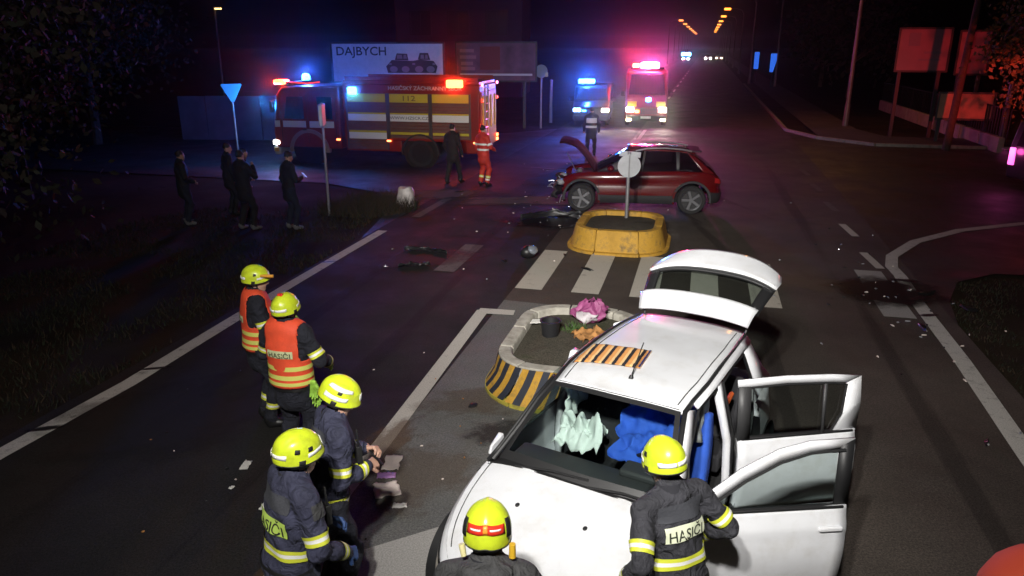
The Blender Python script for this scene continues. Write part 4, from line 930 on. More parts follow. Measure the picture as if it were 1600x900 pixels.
bd = MB(); bd.grid(lambda a, b: tgp(.80 + .07 * a, .475 + .05 * b, .009), 3, 4); bd.grid(lambda a, b: tgp(.77 + .02 * a, .465 + .07 * b, .009), 2, 4); bd.build('badge', TRIM, tg)
for v in (.10, .895):
    rg = MB(); c = (v, .80); rg.tube([tgp(.80 + .055 * math.cos(a), v + .045 * math.sin(a), .009) for a in np.linspace(0, 6.28, 17)], .006, 5); rg.tube([tgp(.77 + .06 * t, v - .02 + .04 * (t * 3 % 1), .010) for t in np.linspace(0, 1, 9)], .009, 5); rg.build('scrawl_mark', TRIM, tg)
bar = MB(); bar.grid(lambda a, b: tgp(.86 + .02 * a, .70 + .17 * b, .009), 2, 6); bar.build('model_strip', TRIM, tg)
for sg in (1, -1): MB().tube([(-1.62, sg * .50, 1.36), (-1.80, sg * .54, 1.62)], .011, 6).build('gas_strut', TRIM, car)
for sg in (1, -1): wb.patch(wb.idx(-1.75), wb.idx(-2.0), .62, .98, .006, 8, 5, sg).build('tail_light', mat('tail_red', (.45, .02, .02), .15, coat=1), car)

# open doors: local x from hinge to free edge, local y = outward (outer skin), z up
def door(hinge, ang, outline_low, frame_pts, name, windows, handle_x, seal):
    d = bpy.data.objects.new(name, None); COL.objects.link(d); d.parent = car; d.location = hinge; d.rotation_euler = (0, 0, R(180 - ang))
    L = outline_low
    cur = lambda z: .055 * math.sin(math.pi * max(0, min(1, (z - .28) / .70))) - .20 * max(0, z - .95) * .55     # section curvature (tumblehome above the belt)
    mb = MB(); zb = .30
    def low(u, v):
        x0, x1 = 0, L; z = zb + (.955 - zb) * v; crease = .012 * math.exp(-((v - .78) / .05) ** 2); return (x0 + (x1 - x0) * u, -(cur(z) + crease), z + .02 * u * v)
    mb.grid(low, 14, 16); pn = mb.build('door_panel', WHITE, d, 50, solid=.06)
    def at(p): return Vector((p[0], -cur(p[1]), p[1]))
    for nm, a, b, m in frame_pts:
        A = [at(p) for p in a]; B = [at(p) for p in b]; strip3(d, A, B, nm, m, -.018)
    SEAL = lambda pts: seam(d, [at((x, z)) + Vector((0, -.012, 0)) for x, z in pts], .022, TRIM, 'window_seal')
    SEAL(seal)
    for w in windows:
        n = 10
        mb = MB(); mb.grid(lambda u, v: at((np.interp(u, [0, 1], [w[0], w[1]]), w[2](u) + (w[3](u) - w[2](u)) * v)) + Vector((0, .012, 0)), n, 6); mb.build('window', DOORGL, d, 60)
    MB().box((L * .5, -cur(.955) + .012, .962), (L * .96, .05, .02)).build('belt_seal', TRIM, d, bevel=.005)
    MB().box((handle_x, -cur(.82) - .022, .82), (.17, .03, .035)).build('door_handle', WHITE, d, bevel=.01)
    MB().box((L * .5, .06, .62), (L * .9, .035, .56)).build('door_lining', mat('lining_grey', (.08, .082, .085), .8), d, bevel=.02)
    return d
top_f = lambda u: float(np.interp(u * 1.1, [0, .12, .35, .60, .80, 1.1], [.97, 1.06, 1.22, 1.345, 1.395, 1.405]))
fx = [0, .12, .35, .60, .80, 1.12]; fo = [(-.03, .98), (.10, 1.09), (.34, 1.265), (.60, 1.395), (.82, 1.445), (1.13, 1.455)]; fi = [(.06, .97), (.16, 1.04), (.37, 1.185), (.61, 1.31), (.82, 1.37), (1.08, 1.385)]
dF = door((.79, .81, 0), 54, 1.10, [('window_frame', fo, fi, WHITE), ('rear_frame', [(1.13, 1.45), (1.11, .96)], [(1.03, 1.40), (1.01, .96)], TRIM), ('mirror_base', [(-.02, .97), (.02, 1.02), (.10, 1.09)], [(.16, .97), (.16, 1.0), (.17, 1.06)], TRIM)], 'front_door',
          [(.15, 1.02, lambda u: .965, lambda u: float(np.interp(.15 + .87 * u, [0, .16, .37, .61, .82, 1.1], [.97, 1.045, 1.19, 1.315, 1.375, 1.39])))], .98, [(.06, .975), (.16, 1.035), (.37, 1.18), (.61, 1.305), (.82, 1.365), (1.06, 1.38)])
dm = MB(); dm.ball((.06, -.17, 1.005), (.060, .105, .080), 10, 14); dm.build('door_mirror', WHITE, dF); dm2 = MB(); dm2.ball((.088, -.17, 1.0), (.05, .097, .074), 10, 14); dm2.cyl((.05, -.02, .965), (.06, -.14, .975), .035, .03); dm2.build('mirror_case', TRIM, dF)
dR = door((-.40, .815, 0), 50, 1.02, [('window_frame', [(-.02, 1.455), (.40, 1.465), (.80, 1.45), (1.05, 1.425)], [(-.02, 1.395), (.40, 1.405), (.80, 1.39), (.93, 1.375)], WHITE),
                                    ('front_frame', [(-.02, 1.40), (-.02, .96)], [(.085, 1.40), (.085, .96)], mat('frame_grey', (.05, .05, .052), .5)),
                                    ('quarter_panel', [(1.05, 1.425), (1.06, 1.2), (1.03, .96)], [(.93, 1.378), (.90, 1.12), (.80, .96)], WHITE),
                                    ('divider', [(.72, 1.395), (.71, .96)], [(.745, 1.395), (.735, .96)], MATS['frame_grey'])], 'rear_door',
          [(.08, .93, lambda u: .965 + max(0, u - .88) * 1.2, lambda u: 1.40 - .02 * u)], .88, [(.09, 1.393), (.40, 1.402), (.80, 1.386), (.915, 1.365), (.885, 1.12), (.80, .975)])

# striped cloth on the roof (a separate thing)
STR = bpy.data.materials.new('striped_cloth'); STR.use_nodes = True; MATS['striped_cloth'] = STR
n_ = STR.node_tree.nodes; l_ = STR.node_tree.links; tc = n_.new('ShaderNodeTexCoord'); sx_ = n_.new('ShaderNodeSeparateXYZ'); l_.new(tc.outputs['Object'], sx_.inputs[0])
mm = n_.new('ShaderNodeMath'); mm.operation = 'MULTIPLY'; mm.inputs[1].default_value = 11.5; l_.new(sx_.outputs['Y'], mm.inputs[0]); fr = n_.new('ShaderNodeMath'); fr.operation = 'FRACT'; l_.new(mm.outputs[0], fr.inputs[0])
cr = n_.new('ShaderNodeValToRGB'); cr.color_ramp.interpolation = 'CONSTANT'; e_ = cr.color_ramp.elements; e_[0].color = (.72, .34, .10, 1); e_[1].position = .30; e_[1].color = (.80, .52, .24, 1)
for p_, c_ in ((.56, (.015, .014, .02, 1)), (.90, (.62, .26, .08, 1)),): q_ = e_.new(p_); q_.color = c_
l_.new(fr.outputs[0], cr.inputs[0]); l_.new(cr.outputs[0], n_['Principled BSDF'].inputs['Base Color']); n_['Principled BSDF'].inputs['Roughness'].default_value = .9
MC = Matrix.Translation((CAR_O[0], CAR_O[1], 0)) @ Matrix.Rotation(CAR_YAW, 4, 'Z')
def rz(x, y): yn = max(-1, min(1, y / YR(x))); return ZR(x) + .038 * (1 - abs(yn) ** 2.4) - .038
cl = bpy.data.objects.new('cloth_tmp', None)
CX, CY, CA = -.30, -.27, R(6)
def clf(u, v):
    a = (u - .5) * .40 * (1 - .10 * v); b = (v - .5) * .58
    x = a * math.cos(CA) - b * math.sin(CA) + CX; y = a * math.sin(CA) + b * math.cos(CA) + CY
    over = max(0, -y - .52); z = rz(x, y) + .014 + .012 * abs(nz3(u * 5, v * 5, 2)) - over * .8
    p = MC @ Vector((x, max(y, -.60), z)); return p
mb = MB(); mb.grid(clf, 24, 20); ctr = MC @ Vector((CX, CY, 0)); ang_ = CAR_YAW + CA
Mi = (Matrix.Translation((ctr.x, ctr.y, ZR(CX))) @ Matrix.Rotation(ang_, 4, 'Z')).inverted(); mb.v = [tuple(Mi @ Vector(p)) for p in mb.v]
clo = mb.build('striped_cloth', [STR], None, 70, solid=.006); clo.location = (ctr.x, ctr.y, ZR(CX)); clo.rotation_euler = (0, 0, ang_)
tag(clo, 'orange and black striped cloth lying on the white car roof', 'cloth')
hm = MB(); hm.grid(lambda u, v: Mi @ Vector(clf(v, .97 + .03 * u)) + Vector((0, 0, .006)), 2, 16); hm.build('hem', mat('hem_blue', (.03, .03, .12), .8), clo, 70)
# ================================================================== red crashed crossover
REDP = mat('car_red', (.10, .004, .004), .25, coat=.8, var=.05, vscale=3)
DARKGL = glass('dark_glass', (.10, .10, .11), .14)
CLAD = mat('cladding', (.018, .018, .019), .65)
INNER = mat('engine_grime', (.02, .02, .021), .6, var=.5, vscale=12)
hd_ = Vector((-.992, .13)); rc = thing('car', 'dark red crossover with crumpled front and bonnet sprung open', 'car', (3.16, 19.25, 0), math.atan2(hd_.y, hd_.x))
rtop = lambda x: float(np.interp(x, [-2.2, -2.05, -1.8, -1.0, 0, .8, 1.2, 1.7, 2.0, 2.15], [.80, .95, 1.04, 1.05, 1.02, 1.0, .98, .93, .84, .70]))
rb_ = Body(2.12, -2.15, .90, .24, rtop, 3.6, 4.2, 100, ((0, .05), (.12, .01), (.3, .0), (.5, .012), (.62, .03), (.75, .008), (.9, .015), (1, .09)))
def crush(p):
    if p.x > 1.35:
        k = (p.x - 1.35) / .8; return Vector((p.x - .10 * k * k - .16 * k * nz3(p.y * 3, p.z * 4, 1), p.y + .10 * k * nz3(p.x * 4, p.z * 4, 4), p.z + .10 * k * nz3(p.x * 3, p.y * 3, 6) - .05 * k))
    return p
rb_.deform = crush; rrows = [0, .06, .12, .2, .3, .38, .46, .54, .62, .7, .78, .85, .92, .97, 1]; RA = [(1.32, .36, .42), (-1.38, .36, .42)]
m2 = MB(); rb_.shell(rrows, RA, lambda sg, x, v: x > 1.80, m2); weld(m2.build('body', REDP, rc, 40))
m2 = MB()
for sg in (1, -1):
    q = MB()
    for x0, x1 in ((.86, -.92),): q = rb_.patch(rb_.idx(x0), rb_.idx(x1), .0, .27, .012, 20, 4, sg)
    q.build('sill_cladding', CLAD, rc)
    rb_.patch(rb_.idx(-1.82), rb_.N, 0, .38, .012, 14, 4, sg).build('rear_bumper', CLAD, rc)
    for x, z, r in RA:
        a = MB(); M_ = Matrix.Translation((x, sg * .905, z)) @ Matrix.Rotation(R(90), 4, 'X'); a.lathe([(r - .005, -.02), (r - .005, .02), (r + .055, .016), (r + .055, -.012)], 26, M_, 0, R(-8), R(188)); a.build('arch_trim', CLAD, rc)
        a = MB(); M_ = Matrix.Translation((x, sg * .84, z)) @ Matrix.Rotation(R(90), 4, 'X'); a.lathe([(r, -.3 if sg < 0 else -.05), (r, .05 if sg < 0 else .3)], 22, M_, 0, 0, math.pi); a.build('wheel_arch', GAP, rc)
        wheel(rc, (x, sg * .79, .35), .35, .22, sg, 5, mat('rim_dark', (.20, .20, .21), .35, .8), .72)
    for x in (.90, -.14, -1.08): seam(rc, [rb_.at(rb_.idx(x), v, sg, .002) for v in (.26, .4, .6, .8, .95)], .009)
    for x in (.05, -.95): MB().box((x, sg * .895, .86), (.19, .03, .035)).build('door_handle', REDP, rc, bevel=.01)
    rb_.patch(rb_.idx(-1.93), rb_.N - 4, .70, .86, .008, 10, 3, sg).build('tail_light', mat('tail_red', (.45, .02, .02), .15, coat=1), rc)
    mr = MB(); mr.ball((.62, sg * 1.0, 1.12), (.09, .12, .08)); mr.cyl((.62, sg * .84, 1.05), (.62, sg * .97, 1.08), .03); mr.build('door_mirror', REDP, rc)
# greenhouse: belt ring to roof ring
bx = [.95, .45, -.10, -.16, -.98, -1.06, -1.62, -1.92]; tx_ = [.10, -.02, -.18, -.24, -.95, -1.05, -1.22, -1.36]
for sg in (1, -1):
    for k in range(7):
        a0, a1 = (bx[k], sg * (.80 if k else .74), rtop(bx[k]) - .005), (bx[k + 1], sg * (.80 if k < 6 else .74), rtop(bx[k + 1]) - .005); b0, b1 = (tx_[k], sg * .62, 1.50 - .03 * (k < 1)), (tx_[k + 1], sg * (.62 if k < 6 else .58), 1.50 - .04 * (k > 4))
        q = MB(); q.grid(lambda u, v: Vector(a0).lerp(Vector(a1), u).lerp(Vector(b0).lerp(Vector(b1), u), v) + Vector((0, sg * .03 * math.sin(math.pi * v), 0)), 4, 6)
        gl = k in (1, 3, 5); q.build('side_window' if gl else 'pillar', DARKGL if gl else (REDP if k == 6 else TRIM), rc, 60, solid=0 if gl else .02)
q = MB(); q.grid(lambda u, v: (.16 - 1.58 * u + .05 * (1 - (2 * v - 1) ** 2) * (1 - u), (2 * v - 1) * (.60 - .03 * u), 1.485 + .055 * math.sin(math.pi * min(1, .25 + .75 * u) ** 1.0) * .9 - .03 * u + .04 * (1 - (2 * v - 1) ** 2) - .02), 18, 12); q.build('roof', REDP, rc, 60, solid=.03)
for sg in (1, -1): MB().tube([(.02, sg * .60, 1.50), (-.25, sg * .605, 1.565), (-.7, sg * .605, 1.58), (-1.1, sg * .595, 1.555), (-1.34, sg * .58, 1.51)], .022, 8).build('roof_rail', ALLOY, rc)
q = MB(); q.grid(lambda u, v: Vector((.98 + .10 * (1 - (2 * u - 1) ** 2), (2 * u - 1) * .74, 1.0)).lerp(Vector((.12 + .05 * (1 - (2 * u - 1) ** 2), (2 * u - 1) * .60, 1.485)), v), 12, 6); q.build('windscreen', DARKGL, rc)
q = MB(); q.grid(lambda u, v: Vector((-1.93, (2 * u - 1) * .74, 1.04)).lerp(Vector((-1.36, (2 * u - 1) * .58, 1.47)), v), 10, 5); q.build('rear_window', DARKGL, rc)
MB().box((-1.44, 0, 1.50), (.28, 1.12, .03)).build('spoiler', TRIM, rc, bevel=.01)
MB().box((-.4, 0, .40), (2.4, 1.5, .25)).build('floor_pan', GAP, rc)
# wrecked front: engine block, radiator, bent bonnet
e = MB(); e.box((1.35, 0, .70), (.55, .9, .40)); e.box((1.20, .45, .75), (.3, .25, .30)); e.box((1.62, 0, .52), (.10, 1.2, .42), 0, Matrix.Rotation(R(12), 3, 'Z')); e.cyl((1.4, -.3, .85), (1.4, .25, .93), .08); e.build('engine', INNER, rc, bevel=.02)
fb = MB(); fb.grid(lambda u, v: (1.92 + .16 * nz3(u * 7, v * 5, 2) + .12 * math.sin(u * 9), (u - .5) * 1.6, .30 + .42 * v + .06 * nz3(u * 5, v * 4, 9)), 22, 8); fb.build('front_bumper', CLAD, rc, 60, solid=.02)
for y, z in ((.62, .70), (-.60, .66)): MB().ball((1.86, y, z), (.12, .17, .08), 8, 10).build('headlight', mat('lamp_broken', (.35, .36, .38), .15), rc)
gs = MB()
for k in range(14):
    a = random.uniform(0, 6.28); p = Vector((1.95 + random.uniform(-.15, .12), random.uniform(-.75, .8), random.uniform(.28, .6))); dq = Vector((random.uniform(-.2, .3), random.uniform(-.2, .2), random.uniform(-.25, .2))); gs.tube([p, p + dq * .6 + Vector((0, 0, .04)), p + dq], .012, 5)
gs.build('torn_trim', mat('silver_scrap', (.5, .5, .52), .3, .6), rc)
def bonf(u, v):
    y = (2 * v - 1) * (.72 - .06 * u); f = u * 1.20; bend = .25 * math.sin(u * 3.0); x = 1.0 + f * math.cos(R(41)) - bend * .1; z = 1.0 + f * math.sin(R(41)) + .16 * math.sin(u * 3.1) - .12 * (u > .6) * (u - .6) * 2 + .03 * nz3(u * 4, v * 4, 3)
    return (x, y, z + .02 * (1 - (2 * v - 1) ** 2))
q = MB(); q.grid(bonf, 14, 12); q.build('bonnet', mat('bonnet_shaded', (.022, .004, .004), .85, spec=.1), rc, 50, solid=.03)  # shade put into the colour: far darker than the body red
q = MB(); q.grid(lambda u, v: Vector(bonf(.08 + .8 * u, .1 + .8 * v)) - Vector((0, 0, .035)), 8, 8); q.build('bonnet_lining', GAP, rc, 50, solid=.02)
MB().tube([(1.45, .55, .90), (1.72, .55, 1.42)], .012, 6).build('bonnet_prop', ALLOY, rc)

# ================================================================== fire engine
FRED = mat('engine_red', (.25, .016, .009), .35, coat=.4, var=.08, vscale=2, dirt=(.12, .03, .02), dscale=2, damt=.4); FDK = mat('chassis_black', (.014, .014, .014), .6)
SHUT = mat('shutter_brown', (.16, .075, .055), .5, .1, var=.1, vscale=4); BYEL = mat('stripe_yellow', (.62, .50, .03), .5); BWHT = mat('stripe_white', (.80, .78, .74), .5)
trk = thing('fire_engine', 'red fire engine with yellow and white striped roller shutters, blue and red beacons lit', 'fire engine', (-.78, 26.35, 0), R(168)); trk.scale = (.935, .95, .915)
L_RED = lamp_mat('beacon_red', (1, .05, .01), 26); L_BLU = lamp_mat('beacon_blue', (.02, .20, 1), 34); L_WHT = lamp_mat('lamp_white', (1, .95, .85), 14); L_SIDE = lamp_mat('marker_orange', (1, .22, .05), 7)
hw = 1.25
MB().box((4.0, 0, .72), (7.6, .9, .30)).build('chassis', FDK, trk)
b = MB(); b.box((2.62, 0, 1.98), (5.15, 2.44, 2.05)); sup = b.build('superstructure', FRED, trk, bevel=.05)
b = MB(); b.box((2.62, 0, 3.06), (5.1, 2.3, .12)); b.box((2.62, 1.1, 3.18), (5.0, .05, .16)); b.box((2.62, -1.1, 3.18), (5.0, .05, .16)); b.build('roof_rack', FRED, trk, bevel=.02)
# skirt sections below the shutters leave the wheel arch free
for x0, x1 in ((.15, 1.25), (3.0, 5.15)): MB().box(((x0 + x1) / 2, 0, .78), (x1 - x0, 2.40, .44)).build('skirt', FRED, trk, bevel=.03)
lettering('HASIČSKÝ ZÁCHRANNÝ SBOR', .19, mat('letter_pale', (.5, .45, .45), .5), frame((2.05, 1.242, 2.86), (-1, 0, 0), (0, 0, 1)), sup, sx=1.05)
for k, (x0, x1) in enumerate(((3.52, 5.02), (1.92, 3.40), (.42, 1.80))):
    zb = .62 if k == 0 else 1.06
    sh = MB(); w = x1 - x0
    nsl = int((2.68 - zb) / .11)
    for i in range(nsl): sh.box(((x0 + x1) / 2, 1.235, zb + (i + .5) * (2.68 - zb) / nsl), (w, .03, (2.68 - zb) / nsl - .012))
    so = sh.build('roller_shutter', SHUT, trk, bevel=.008)
    def bnd(z0, z1, m, nm='stripe'): return MB().box(((x0 + x1) / 2, 1.254, (z0 + z1) / 2), (w - .04, .012, z1 - z0)).build(nm, m, so)
    bnd(2.36, 2.66, BYEL); bnd(1.93, 1.98, BYEL); wb_ = bnd(1.68, 1.925, BWHT)
    if k == 0: bnd(1.26, 1.33, BYEL); bnd(1.02, 1.255, BWHT)
    else: bnd(1.20, 1.29, BYEL)
    if k == 1:
        lettering('112', .26, mat('letter_brown', (.2, .12, .02), .6), frame((2.66, 1.264, 2.50), (-1, 0, 0), (0, 0, 1)), so, sx=1.4)
        lettering('WWW.HZSCR.CZ', .15, mat('letter_grey', (.2, .18, .18), .6), frame((2.66, 1.264, 1.80), (-1, 0, 0), (0, 0, 1)), so, sx=1.2)
    for x in (x0 - .03, x1 + .03): MB().box((x, 1.232, (zb + 2.68) / 2), (.05, .05, 2.68 - zb)).build('shutter_rail', mat('rail_grey', (.12, .10, .10), .4, .5), trk)
# cab with its openings
prof = [(5.32, .60), (7.98, .60), (8.06, 1.15), (8.02, 1.62), (7.86, 2.55), (7.62, 2.86), (5.32, 2.92)]
c = MB(); c.loft([[(x - (.05 if abs(y) > 1.2 else 0) * (x > 7), y, z) for x, z in prof] for y in (-1.25, -1.15, 1.15, 1.25)]); cab = c.build('cab', FRED, trk, bevel=.06)
gl = DARKGL
def pan(pts, name, m, parent, th=.012):
    mb = MB(); mb.add(pts, [tuple(range(len(pts)))]); return mb.build(name, m, parent, 0, solid=th)
pan([(7.55, 1.262, 1.70), (6.75, 1.262, 1.70), (6.75, 1.262, 2.52), (7.40, 1.262, 2.52)], 'side_window', mat('cab_glass', (.01, .011, .015), .08, coat=1), cab)
pan([(6.20, 1.262, 1.70), (5.62, 1.262, 1.70), (5.62, 1.262, 2.52), (6.20, 1.262, 2.52)], 'side_window', MATS['cab_glass'], cab)
ws_ = [(8.035, -1.05, 1.68), (8.035, 1.05, 1.68), (7.88, 1.05, 2.50), (7.88, -1.05, 2.50)]; pan(ws_, 'windscreen', MATS['cab_glass'], cab)
for x in (6.62, 5.50, 7.68): seam(cab, [(x, 1.256, .80), (x, 1.256, 2.6)], .02)
for x0, x1 in ((7.95, 7.75), (7.62, 6.70), (6.55, 5.58)): MB().box(((x0 + x1) / 2, 1.258, 1.50), (abs(x1 - x0), .012, .24)).build('stripe', BWHT, cab)
MB().box((6.75, 1.28, 1.30), (.16, .04, .05)).build('door_handle', FDK, cab)
for y in (1.45, -1.45):
    m_ = MB(); m_.box((7.9, y, 2.15), (.10, .22, .42)); m_.tube([(7.8, y * .87, 2.4), (7.9, y, 2.38)], .02); m_.build('mirror', FDK, cab, bevel=.03)
b = MB(); b.box((7.97, 0, .50), (.26, 2.44, .36)); bmp = b.build('bumper', mat('bumper_white', (.55, .53, .50), .5), trk, bevel=.05)
for y in (1.02, -1.02):
    MB().box((8.11, y, .78), (.06, .34, .16)).build('headlight', L_WHT, trk, bevel=.02)
MB().box((7.93, 1.262, .80), (.20, .02, .14)).build('side_lamp', L_WHT, trk, bevel=.01)
MB().box((8.0, 1.2, .52), (.2, .12, .16)).build('fog_lamp', mat('fog_amber', (.7, .4, .12), .4), trk, bevel=.02)
# wheels and arches
for x in (6.62, 2.28):
    for y in (1.05, -1.05): wheel(trk, (x, y, .52), .52, .34, 1 if y > 0 else -1, 8, mat('steel_rim', (.12, .09, .08), .5, .5), .58)
    a = MB(); M_ = Matrix.Translation((x, 1.20, .52)) @ Matrix.Rotation(R(90), 4, 'X'); front = x > 5
    a.lathe([(.66, -.075), (.66, .10), (.80 if front else .72, .10), (.80 if front else .72, -.075), (.66, -.075)], 26, M_, 0, R(-5), R(185)); a.build('wheel_arch', mat('arch_beige', (.34, .24, .19), .6) if front else FDK, trk)
    a = MB(); a.cyl((x, -1.1, .56), (x, 1.245 if front else 1.20, .56), .655, n=26); a.build('wheel_housing', GAP, trk)
# rear wall with steps, chevron plate, lamps
rw = MB(); rw.box((.03, .0, 1.75), (.05, 2.2, 2.0)); rw.build('rear_wall', mat('rear_orange', (.35, .06, .02), .45), trk, bevel=.01)
for y in (.9, .3, -.3, -.9):
    MB().box((-.01, y, 2.0), (.03, .10, 1.2), 0, Matrix.Rotation(R(0), 3, 'X')).build('rear_stripe', BYEL, trk)
ld = MB(); ld.tube([(-.08, .50, .5), (-.08, .50, 3.0)], .025); ld.tube([(-.08, .95, .5), (-.08, .95, 3.0)], .025)
for k in range(9): ld.tube([(-.08, .50, .65 + .28 * k), (-.08, .95, .65 + .28 * k)], .018)
ld.build('ladder', ALLOY, trk)
for y in (1.12, -1.12):
    for z, mm_ in ((1.02, L_RED), (.86, L_SIDE), (2.45, mat('rear_lamp_red', (.5, .03, .02), .3, emit=(1, .05, .02), es=2.2)), (3.0, mat('rear_lamp_pink', (.6, .1, .2), .3, emit=(1, .25, .35), es=4))):
        MB().box((-.03, y, z), (.06, .14, .11)).build('rear_lamp', mm_, trk, bevel=.01)
for x in (.20, 3.46, 5.44): MB().box((x, 1.262, .96), (.16, .03, .06)).build('marker_lamp', L_SIDE, trk, bevel=.01)
# beacons
def beacon(p, r, m, parent, name='beacon'):
    q = MB(); q.lathe([(r * .75, 0), (r, .03), (r, r * .9), (r * .75, r * 1.35), (.01, r * 1.5)], 18, Matrix.Translation(p)); return q.build(name, m, parent)
q = MB(); q.box((7.55, 0, 2.98), (.30, 1.7, .10)); q.build('light_bar', FDK, trk, bevel=.03)
q = MB(); q.box((7.80, .78, 3.02), (.42, .50, .17)); q.build('beacon', L_RED, trk, bevel=.05)
q = MB(); q.tube([(7.4, .9, 3.02), (6.6, 1.1, 2.99), (6.1, 1.1, 3.05)], .018); q.build('red_tube_lamp', mat('tube_red', (.5, .03, .02), .3, emit=(1, .04, .02), es=2.5), trk)
q = MB(); q.box((.92, 1.30, 3.04), (.62, .10, .28)); q.build('beacon', L_RED, trk, bevel=.05)
q = MB(); q.box((4.75, 1.34, 2.76), (.34, .16, .28)); q.build('beacon', L_BLU, trk, bevel=.06); beacon((7.55, -.7, 3.03), .16, L_BLU, trk)
light('beacon_glow_blue', 'SPOT', (4.75, 1.46, 2.78), 260, (.03, .20, 1), trk, .12, (4.6, 8, 1.6), R(140), .5); light('beacon_glow_red', 'SPOT', (.92, 1.40, 3.06), 240, (1, .05, .015), trk, .15, (.6, 8, 2.2), R(140), .5)
light('beacon_glow_red', 'SPOT', (8.0, 1.08, 3.05), 200, (1, .05, .015), trk, .12, (7.5, 8, 1.8), R(140), .5); light('beacon_glow_blue', 'POINT', (7.55, -.7, 3.42), 620, (.04, .12, 1), trk, .15)  # far-side blue point and its beacon are added to light the pale billboard
light('rear_glow_red', 'POINT', (-.30, 1.12, 1.02), 40, (1, .06, .02), trk, .1)
light('front_glow_blue', 'POINT', (8.45, 1.0, 2.2), 230, (.02, .30, 1), trk, .1)  # blue point added ahead of the cab to light the give-way sign

# ================================================================== vans facing us
def van(root, H, wd, paint, ws_base, plate=True, hood=1.0, ln=5.0):
    """front at local x = 0 pointing +x, body runs to -ln"""
    w = wd / 2; pr = [(0, .30), (.04, .55), (0, .95), (-.25, hood + .05), (-.55, ws_base), (-1.15, H - .12), (-1.5, H), (-ln + .1, H), (-ln, H - .2), (-ln, .30)]
    q = MB(); q.loft([[(x - dx, y, .30 + (z - .30) * kz) for x, z in pr] for y, dx, kz in ((-w, .08, .97), (-w + .10, .0, 1), (w - .10, 0, 1), (w, .08, .97))]); b_ = q.build('body', paint, root, bevel=.08)
    a, c_ = Vector((-.55, 0, ws_base)), Vector((-1.15, 0, H - .12)); nn = Vector((c_.z - a.z, 0, -(c_.x - a.x))).normalized() * .012
    pan([a.lerp(c_, t) + Vector((0, y, 0)) + nn for t, y in ((.08, -w + .14), (.08, w - .14), (.92, w - .26), (.92, -w + .26))], 'windscreen', MATS['cab_glass'], root)
    for sg in (1, -1):
        for x0, x1 in ((-1.35, -2.2), (-2.35, -3.4)): pan([(x0 - .1, sg * (w + .004), ws_base), (x1, sg * (w + .004), ws_base), (x1, sg * (w + .004), H * .86), (x0 - .4 if x0 > -2 else x0, sg * (w + .004), H * .86)], 'side_window', MATS['cab_glass'], root)
        for x in (-.85, -ln + .95): wheel(root, (x, sg * (w - .14), .34), .34, .22, sg)
        m_ = MB(); m_.box((-.9, sg * (w + .16), ws_base + .12), (.1, .2, .26)); m_.cyl((-.9, sg * w, ws_base), (-.9, sg * (w + .1), ws_base + .05), .03); m_.build('mirror', FDK, root, bevel=.03)
    q = MB(); q.box((.03, 0, .42), (.12, wd * .96, .26)); q.build('bumper', FDK, root, bevel=.04)
    q = MB()
    for k in range(4): q.box((.045, 0, .66 + .07 * k), (.03, wd * .5, .04))
    q.build('grille', FDK, root)
    if plate: MB().box((.10, 0, .46), (.012, .52, .11)).build('number_plate', mat('plate_white', (.75, .75, .75), .4), root)
    return b_
bearing = math.atan2(-math.cos(R(9)), -math.sin(R(9)))
pv = thing('police_van', 'dark police van with blue light bar, facing down the street', 'van', (4.05, 39.3, 0), bearing, )
van(pv, 2.0, 1.9, mat('van_dark', (.015, .016, .02), .35, coat=.5), 1.20)
HB = lamp_mat('headlamp_warm', (1, .86, .62), 40); HBL = lamp_mat('headlamp_blue', (.30, .55, 1), 45)
for y, m_ in ((.72, HB), (-.72, HBL)): MB().box((.06, y, .82), (.08, .36, .16)).build('headlight', m_, pv, bevel=.03)
MB().box((.10, -.35, .78), (.05, .2, .08)).build('grille_strobe', L_BLU, pv, bevel=.02)
MB().box((-1.6, 0, 2.06), (.35, 1.5, .10)).build('light_bar', FDK, pv, bevel=.03); MB().box((-1.5, -.36, 2.17), (.30, .85, .22)).build('beacon', L_BLU, pv, bevel=.05)
light('beacon_glow_blue', 'POINT', (-1.4, -.4, 2.4), 600, (.02, .10, 1), pv, .15); light('strobe_glow_blue', 'POINT', (.6, -.5, .9), 12, (.02, .16, 1), pv, .1)
# command vehicle / ambulance beside it
am = thing('ambulance', 'tall rescue ambulance with yellow and red nose, glaring pink roof beacon and headlights on', 'ambulance', (6.85, 39.2, 0), bearing)
van(am, 2.75, 2.15, mat('amb_red', (.12, .008, .008), .4, coat=.4), 1.45, True, 1.15, 6.0)
for sg in (1, -1):
    MB().box((.00, sg * .72, 1.12), (.05, .46, .26)).build('nose_panel', mat('amb_yellow', (.62, .5, .03), .5), am, bevel=.02)
    MB().box((.08, sg * .82, .84), (.08, .38, .24)).build('headlight', lamp_mat('headlamp_white', (1, .97, .85), 30), am, bevel=.04)
    MB().box((.10, sg * .86, .34), (.05, .26, .14)).build('fog_lamp', lamp_mat('fog_warm', (1, .85, .5), 8), am, bevel=.03)
MB().box((.12, -.45, .76), (.05, .22, .16)).build('strobe', L_RED, am, bevel=.03); MB().box((-.30, .10, 1.32), (.10, .26, .22)).build('strobe', L_BLU, am, bevel=.05)
MB().box((-1.30, 0, 2.16), (.02, .5, .12)).build('destination_plate', BWHT, am)
MB().box((-1.6, 0, 2.84), (.4, 1.7, .12)).build('light_bar', FDK, am, bevel=.03)
MB().box((-1.42, .10, 2.98), (.34, .95, .30)).build('beacon', lamp_mat('beacon_pink', (1, .28, .85), 60), am, bevel=.10)
MB().box((-1.42, -.62, 2.97), (.30, .34, .22)).build('beacon', L_RED, am, bevel=.05)
